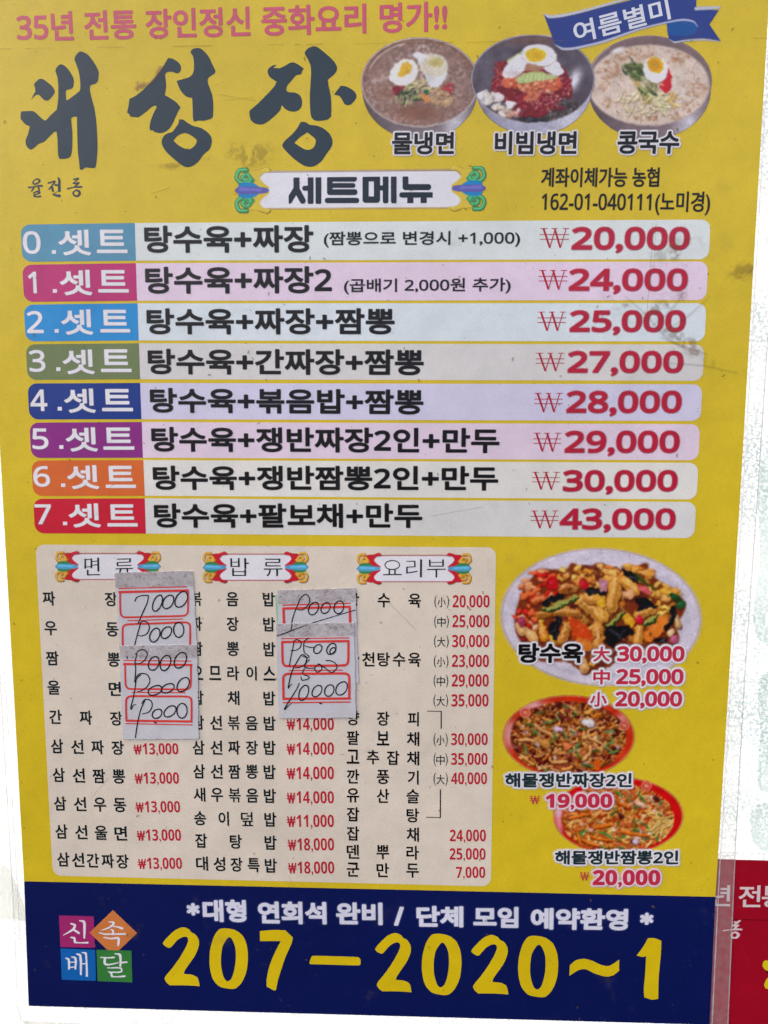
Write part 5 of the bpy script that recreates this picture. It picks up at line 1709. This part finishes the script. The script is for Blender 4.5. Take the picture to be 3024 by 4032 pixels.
cv.done('grime_smear', 9, PO)['kind'] = 'stuff'
K_GRIME = ink('grime_line', (128, 112, 50), alpha=.35)
it = []
x = -60
while x < 3000:
    L = random.uniform(20, 160)
    if random.random() < .75:
        y = 196 - .014 * x
        it.append(([(x, y + random.uniform(-1, 1)), (x + L, y - .014 * L + random.uniform(-1, 1))], random.uniform(1.2, 3.4), {'smooth': False}))
    x += L + random.uniform(0, 60)
for a, b, w_ in (((860, 375), (1010, 400), 2), ((600, 765), (670, 742), 2.5), ((1700, 2030), (1900, 1995), 2), ((1520, 2360), (1640, 2480), 1.6), ((2570, 880), (2545, 1230), 2.2), ((2580, 860), (2572, 1060), 1.6), ((880, 400), (1000, 385), 1.6), ((430, 3060), (360, 3140), 1.6)):
    it.append(([a, b], w_, {'smooth': False}))
g = strokes('crease_line', it, 9.5, K_GRIME, PO)
g['kind'] = 'stuff'
# loose specks of dirt
V, Fs = [], []
for k in range(520):
    x, y = random.uniform(20, 2900), random.uniform(60, 3980)
    if not (at_y(EDGE_L, y) + 8 < x < at_y(EDGE_R, y) - 8):
        continue
    X, Z = W(x, y)
    r = random.choice([.00012, .00016, .0002, .0003, .0005]) * random.uniform(.7, 1.2)
    n = 7
    st = random.uniform(1, 2.6)
    a0 = random.uniform(0, 3)
    o = len(V)
    for i in range(n):
        t = i / n * 2 * math.pi
        u, v = math.cos(t) * r * st, math.sin(t) * r * random.uniform(.7, 1.2)
        V.append((float(X) + u * math.cos(a0) - v * math.sin(a0), yl(10), float(Z) + u * math.sin(a0) + v * math.cos(a0)))
    Fs.append(tuple(range(o, o + n)))
gs = mesh('dirt_speck', V, Fs, ink('dirt', (120, 102, 52), alpha=.42, coat=0), PO)
gs['kind'] = 'stuff'

# ------------------------------------------------------------------ red poster at the lower right
rx_, rz_ = W(2960, 4060)
RP = root('red_poster', 'red poster at the lower right, tucked behind the edge of the yellow menu poster', 'poster', float(rx_), float(rz_), y=-.0004)
K_CRIM = ink('crimson_print', (150, 26, 42))
YB = -.00055
slab('poster_sheet', [(2780, 3379), (3400, 3396), (3380, 4500), (2700, 4500)], YB, .0002, K_CRIM, RP)
shape('laminate_border', [[(2790, 3354), (3400, 3368), (3400, 3394), (2790, 3377)]], 0, M_FILM, RP, y=YB)
strokes('laminate_edge', [([(2836, 3354), (3400, 3368)], 2.5, {'smooth': False}), ([(2836, 3381), (3400, 3396)], 2.5, {'smooth': False})], 0, M_SEAM, RP, y=YB - .00004)
for body, box in (('년', (60, 225, 335, 525)), ('전', (450, 228, 765, 538)), ('통', (782, 240, 1100, 545))):
    P, f = place(body, fP(box[0], box[3]), fP(box[2], box[3] + 3), (box[3] - box[1]) / fP.k, .016)
    mesh('slogan_lettering', [(x, YB - .00006, z) for x, z in P], f, ink('dull_white', (206, 190, 194)), RP)
brush('small_brush_lettering', fP, [([(395, 750), (430, 760), (475, 732)], [20, 34, 26]), ([(450, 765), (385, 790), (375, 805)], [16, 16, 30]), ([(380, 805), (430, 800), (455, 800)], [26, 40, 26]), ([(440, 800), (400, 850)], [40, 30]),
                                    ([(240, 875), (330, 862), (420, 855), (505, 858)], [26, 12, 34, 22]), ([(400, 895), (355, 930), (375, 980), (420, 975), (458, 935), (430, 905), (400, 895)], [24, 34, 38, 36, 40, 36, 24])],
      (206, 190, 194), 0, RP, n=4, pitch=1.4, soft=2, y=YB - .00006)
multi('brush_character', [[cm(fP, [(820, 1302), (880, 1300), (1000, 1320), (1000, 1470), (882, 1452), (830, 1425), (797, 1372)])], [cm(fP, [(870, 1545), (1000, 1500), (1000, 1720), (882, 1705), (838, 1690), (822, 1635)])]], 0, ink('red_poster_yellow', (206, 186, 40)), RP, y=YB - .00008)
multi('character_shade', [[cm(fP, [(845, 1440), (880, 1455), (1000, 1480), (1000, 1520), (882, 1492), (862, 1470)])]], 0, K_BLACK, RP, y=YB - .00005)
strokes('crease_line', [([fP(330, 718), fP(480, 716)], 2, {'smooth': False}), ([fP(520, 716), fP(700, 722), fP(882, 724)], 2.5, {'smooth': False})], 0, ink('dark_red_grime', (90, 20, 28)), RP, y=YB - .00004)


# ------------------------------------------------------------------ handwritten price stickers
def paper_mat(name, rgb):
    m = pmat(name, tuple(float(v) for v in alb(rgb)), coat=.15, rough=.8, croughness=.5)
    return m


M_PAPER = paper_mat('sticker_paper', (186, 187, 194))
M_TAPE = paper_mat('dirty_tape', (186, 180, 182))
M_GREEN = paper_mat('green_sticker_edge', (150, 182, 152))
K_FRAME = ink('red_frame_print', (202, 66, 62), coat=.2)
K_PEN = ink('ballpoint_ink', (38, 40, 42), coat=.2)


def sticker(label, quad, y, fr, tape=None, frames=(), pen=(), green=None, seed=1, tapecols=(190, 184, 188)):
    random.seed(seed)
    q = [fr(*p) for p in quad]
    a = np.array(q)
    X, Z = W(a[:, 0].mean(), a[:, 1].max())
    r = root('price_sticker', label, 'sticker', float(X), float(Z), 'handwritten price stickers on the menu', y=y)
    n, m_ = 14, 18
    V, Fs = [], []
    for j in range(m_ + 1):
        for i in range(n + 1):
            s, t = i / n, j / m_
            p = (a[0] * (1 - s) + a[1] * s) * (1 - t) + (a[3] * (1 - s) + a[2] * s) * t
            edge = (i in (0, n)) or (j in (0, m_))
            p = p + (np.array([random.uniform(-1.6, 1.6), random.uniform(-1.6, 1.6)]) if edge else 0)
            x, z = W(p[0], p[1])
            lift = .00002 * math.sin(s * 5 + seed) * math.sin(t * 6)
            V.append((float(x), y + lift, float(z)))
    for j in range(m_):
        for i in range(n):
            o = j * (n + 1) + i
            Fs.append((o + n + 1, o + n + 2, o + 1, o))
    o0 = len(V)
    ringi = [i for i in range(n + 1)] + [j * (n + 1) + n for j in range(1, m_ + 1)] + [m_ * (n + 1) + i for i in range(n - 1, -1, -1)] + [j * (n + 1) for j in range(m_ - 1, 0, -1)]
    for k in ringi:
        V.append((V[k][0], y + .0001, V[k][2]))
    L = len(ringi)
    for k in range(L):
        Fs.append((ringi[k], ringi[(k + 1) % L], o0 + (k + 1) % L, o0 + k))
    mesh('paper', V, Fs, M_PAPER, r)
    yy = y - .00005
    if tape:
        # dirt caught along the glued strip
        b = np.array([fr(*p) for p in tape])
        c = Canvas(b[:, 0].min() - 2, b[:, 1].min() - 2, b[:, 0].max() + 2, b[:, 1].max() + 2, 2.6)
        c.poly([tuple(p) + (1,) for p in b], tapecols, smooth=False)
        nz = vnoise(c.h, c.w, 6, 4, np.random.RandomState(seed))
        nz2 = vnoise(c.h, c.w, 3, 2, np.random.RandomState(seed + 9))
        c.tint(np.clip((nz - .5) * 3, 0, .5), (160, 150, 148))
        c.tint(np.clip((nz2 - .62) * 4, 0, .6), (120, 106, 104))
        c.a *= np.clip(.1 + 1.0 * nz, 0, .8)
        c.done('dirty_tape_strip', 0, r, y=yy)
    if green:
        shape('green_margin', [[fr(*p) for p in green]], 0, M_GREEN, r, y=yy)
    if frames:
        strokes('printed_frame', [([fr(*p) for p in pts], wd * 1.25 / fr.k, {'smooth': len(pts) > 2}) for pts, wd in frames], 0, K_FRAME, r, y=yy - .00002)
    for word in pen:
        strokes('handwritten_price', [([fr(*p) for p in pts], [v * 1.15 / fr.k for v in wd] if hasattr(wd, '__len__') else wd * 1.15 / fr.k) for pts, wd in word], 0, K_PEN, r, y=yy - .00004)
    return r


def loop(cx, cy, rx, ry, tilt=.25, over=.14, start=0):
    """a zero drawn by hand, its ends overshooting"""
    pts = []
    n = 12
    w1 = random.uniform(-.06, .06)
    for i in range(n + 2):
        t = start + 2 * math.pi * (i / n) * (1 + over / 4)
        k = 1 + w1 * math.sin(2 * t) + random.uniform(-.02, .02)
        u, v = -math.sin(t) * rx * k, -math.cos(t) * ry * k
        pts.append((cx + u - v * tilt, cy + v))
    return pts


def rbox(x0, t, x1, b, top=False, dy=0, r=36):
    """open price box: square at one end, rounded at the other"""
    if not top:
        return [(x0, t), (x0 + 4, b - r), (x0 + 14, b - 12), (x0 + r, b), ((x0 + x1) / 2, b + dy / 2), (x1 - r, b + dy), (x1 - 12, b + dy - 12), (x1 - 2, b + dy - r), (x1, t + dy)]
    return [(x0, b), (x0 - 2, t + r), (x0 + 8, t + 12), (x0 + r, t), ((x0 + x1) / 2, t + dy / 2), (x1 - r, t + dy), (x1 - 8, t + dy + 12), (x1, t + dy + r), (x1, b + dy)]


PW = [7, 10, 9, 10, 8, 10, 7]
random.seed(21)
st1 = sticker('upper sticker of the left price column, handwritten 7000 in its top red frame', [(733, 318), (1370, 303), (1409, 925), (778, 935)], -.00132, fG,
              tape=[(736, 316), (1370, 304), (1376, 425), (742, 440)],
              frames=[([(768, 446), (1325, 432)], 7), ([(768, 476), (1338, 462)], 16), (rbox(780, 476, 1334, 680, dy=-12), 12), ([(840, 708), (1290, 694)], 7), (rbox(803, 738, 1350, 930, True, -16), 13)],
              pen=[[([(900, 552), (915, 520), (950, 505), (1012, 502)], [9, 8, 7, 8]), ([(1012, 502), (1002, 560), (975, 620), (945, 690), (925, 735)], [8, 8, 9, 8, 9])] +
                   [(loop(1085, 565, 36, 66), PW), (loop(1172, 555, 42, 56), PW), (loop(1278, 535, 48, 64), PW)],
                   [([(938, 730), (968, 712), (1005, 725), (1018, 765), (1000, 812), (955, 832), (925, 828)], [6, 7, 8, 8, 8, 7, 6]), ([(952, 715), (930, 790), (905, 880), (888, 985), (893, 960)], [8, 8, 8, 9, 6])] +
                   [(loop(1063, 825, 40, 56, .3), PW), (loop(1157, 805, 40, 48), PW), (loop(1257, 783, 42, 60, .05), PW)]], seed=3)
st2 = sticker('lower sticker of the left price column, overlapping the one above, three handwritten prices', [(775, 910), (1408, 903), (1420, 1668), (803, 1675)], -.00148, fG,
              tape=[(777, 912), (1408, 905), (1410, 1010), (782, 1020)],
              frames=[([(808, 1030), (1360, 1036)], 7), ([(805, 1060), (1370, 1068)], 15), (rbox(822, 1060, 1358, 1262, dy=4), 12), ([(875, 1290), (1310, 1293)], 7), (rbox(832, 1322, 1362, 1520, True, 3), 13), ([(828, 1521), (1370, 1528)], 15), ([(825, 1544), (1370, 1556)], 7)],
              pen=[[([(905, 985), (935, 950), (985, 948), (1002, 985), (975, 1035), (930, 1058), (903, 1052)], [6, 8, 8, 8, 8, 7, 6]), ([(920, 975), (903, 1040), (908, 1110), (900, 1210)], [7, 8, 8, 9])] +
                   [(loop(1055, 1055, 42, 56), PW), (loop(1150, 1052, 42, 62), PW), (loop(1272, 1030, 48, 64), PW), ([(832, 998), (842, 1008), (838, 1020)], [6, 8, 4])],
                   [([(905, 1175), (940, 1140), (1000, 1145), (1024, 1195), (1000, 1245), (950, 1280), (922, 1285)], [6, 8, 8, 8, 8, 7, 6]), ([(950, 1145), (915, 1180), (903, 1260), (885, 1350), (868, 1428), (890, 1395), (912, 1388)], [8, 8, 8, 8, 9, 6, 5])] +
                   [(loop(1065, 1275, 52, 40, .5), PW), (loop(1170, 1257, 48, 38, .5), PW), (loop(1295, 1228, 46, 58), PW)],
                   [([(955, 1385), (985, 1348), (1032, 1360), (1042, 1405), (1015, 1450), (958, 1468)], [6, 8, 8, 8, 8, 6]), ([(985, 1350), (950, 1430), (925, 1530), (905, 1664)], [8, 8, 8, 8])] +
                   [(loop(1082, 1465, 38, 38, .3), PW), (loop(1187, 1445, 45, 46, .35), PW), (loop(1285, 1440, 42, 60, .1), PW), ([(1055, 1528), (1070, 1538), (1080, 1541)], [6, 11, 5])]], seed=5)
st3 = sticker('bottom sticker of the right pile, only its green left margin and white right edge showing', [(850, 530), (1545, 478), (1578, 1300), (884, 1325)], -.00130, fH,
              green=[(852, 532), (880, 530), (905, 900), (876, 905)], seed=8)
st4 = sticker('upper sticker of the right price column, handwritten price crossed by a slanting pen line', [(872, 492), (1550, 471), (1562, 800), (885, 812)], -.00142, fH,
              tape=[(874, 492), (1550, 473), (1553, 590), (878, 610)],
              frames=[([(915, 620), (1505, 603)], 9), ([(915, 650), (1508, 634)], 17), ([(924, 652), (930, 805)], 18), ([(1499, 640), (1504, 800)], 18)],
              pen=[[([(1035, 655), (1085, 662), (1140, 615), (1152, 565), (1118, 526), (1072, 560), (1050, 610)], [5, 8, 8, 8, 8, 8, 8]), ([(1060, 590), (1025, 670), (1000, 750), (990, 815)], [8, 8, 9, 9])] +
                   [(loop(1185, 650, 42, 55), PW), (loop(1290, 645, 38, 48), PW), (loop(1405, 638, 42, 55, .2), PW)],
                   [([(905, 872), (1000, 838), (1140, 786), (1380, 712), (1550, 661)], [5, 8, 7, 6, 7])]], seed=12)
st5 = sticker('lower sticker of the right price column with 10000 written in its bottom frame', [(862, 781), (1538, 771), (1552, 1597), (880, 1603)], -.00157, fH,
              tape=[(864, 783), (1537, 773), (1540, 885), (868, 895)],
              frames=[([(903, 910), (1495, 903)], 8), ([(905, 940), (1497, 931)], 17), (rbox(914, 940, 1488, 1148, dy=-6), 17), ([(970, 1187), (1440, 1183)], 8), (rbox(925, 1216, 1495, 1430, True, -3), 17), ([(915, 1432), (1508, 1430)], 17), ([(918, 1466), (1508, 1460)], 9)],
              pen=[[([(865, 887), (930, 866), (1000, 838), (1135, 789)], [6, 9, 8, 5]), ([(998, 785), (990, 843)], [8, 8])],
                   [([(1010, 935), (1040, 918), (1075, 940), (1070, 985), (1030, 1010), (985, 1015)], [7, 8, 8, 8, 7, 6]), ([(1018, 930), (1000, 1020), (985, 1090), (975, 1150)], [8, 8, 8, 8]),
                    ([(1150, 905), (1112, 925), (1100, 960), (1105, 1030), (1145, 1070), (1085, 1062)], [7, 8, 8, 8, 8, 5]), ([(1105, 970), (1150, 985), (1190, 985)], [6, 8, 6]), (loop(1222, 1000, 34, 38), PW), (loop(1340, 998, 38, 48), PW), (loop(1352, 1015, 24, 28, .4), PW)],
                   [([(1050, 1095), (1085, 1050), (1125, 1075), (1112, 1130), (1060, 1160), (1022, 1165)], [7, 9, 9, 9, 8, 6]), ([(1062, 1075), (1000, 1190), (965, 1340), (985, 1312), (1002, 1305)], [9, 9, 9, 6, 5]),
                    ([(1152, 1090), (1125, 1115), (1110, 1155), (1150, 1168), (1195, 1165)], [7, 9, 9, 8, 6]), ([(1108, 1165), (1092, 1215), (1148, 1247), (1085, 1270), (1076, 1240)], [8, 8, 8, 8, 6]),
                    ([(1225, 1135), (1195, 1165), (1215, 1200), (1255, 1180), (1250, 1140), (1225, 1130), (1280, 1160), (1345, 1203), (1390, 1150), (1345, 1105), (1290, 1100)], 8), ],
                   [([(1062, 1295), (1040, 1345), (985, 1435), (932, 1525), (965, 1495), (995, 1468)], [8, 8, 9, 10, 6, 4]), (loop(1100, 1380, 40, 66, .3), PW), (loop(1215, 1365, 40, 50, .3), PW), (loop(1322, 1360, 40, 50), PW), (loop(1428, 1342, 48, 58), PW),
                    ([(1232, 1466), (1248, 1474), (1260, 1474)], [6, 12, 5])]], seed=17)
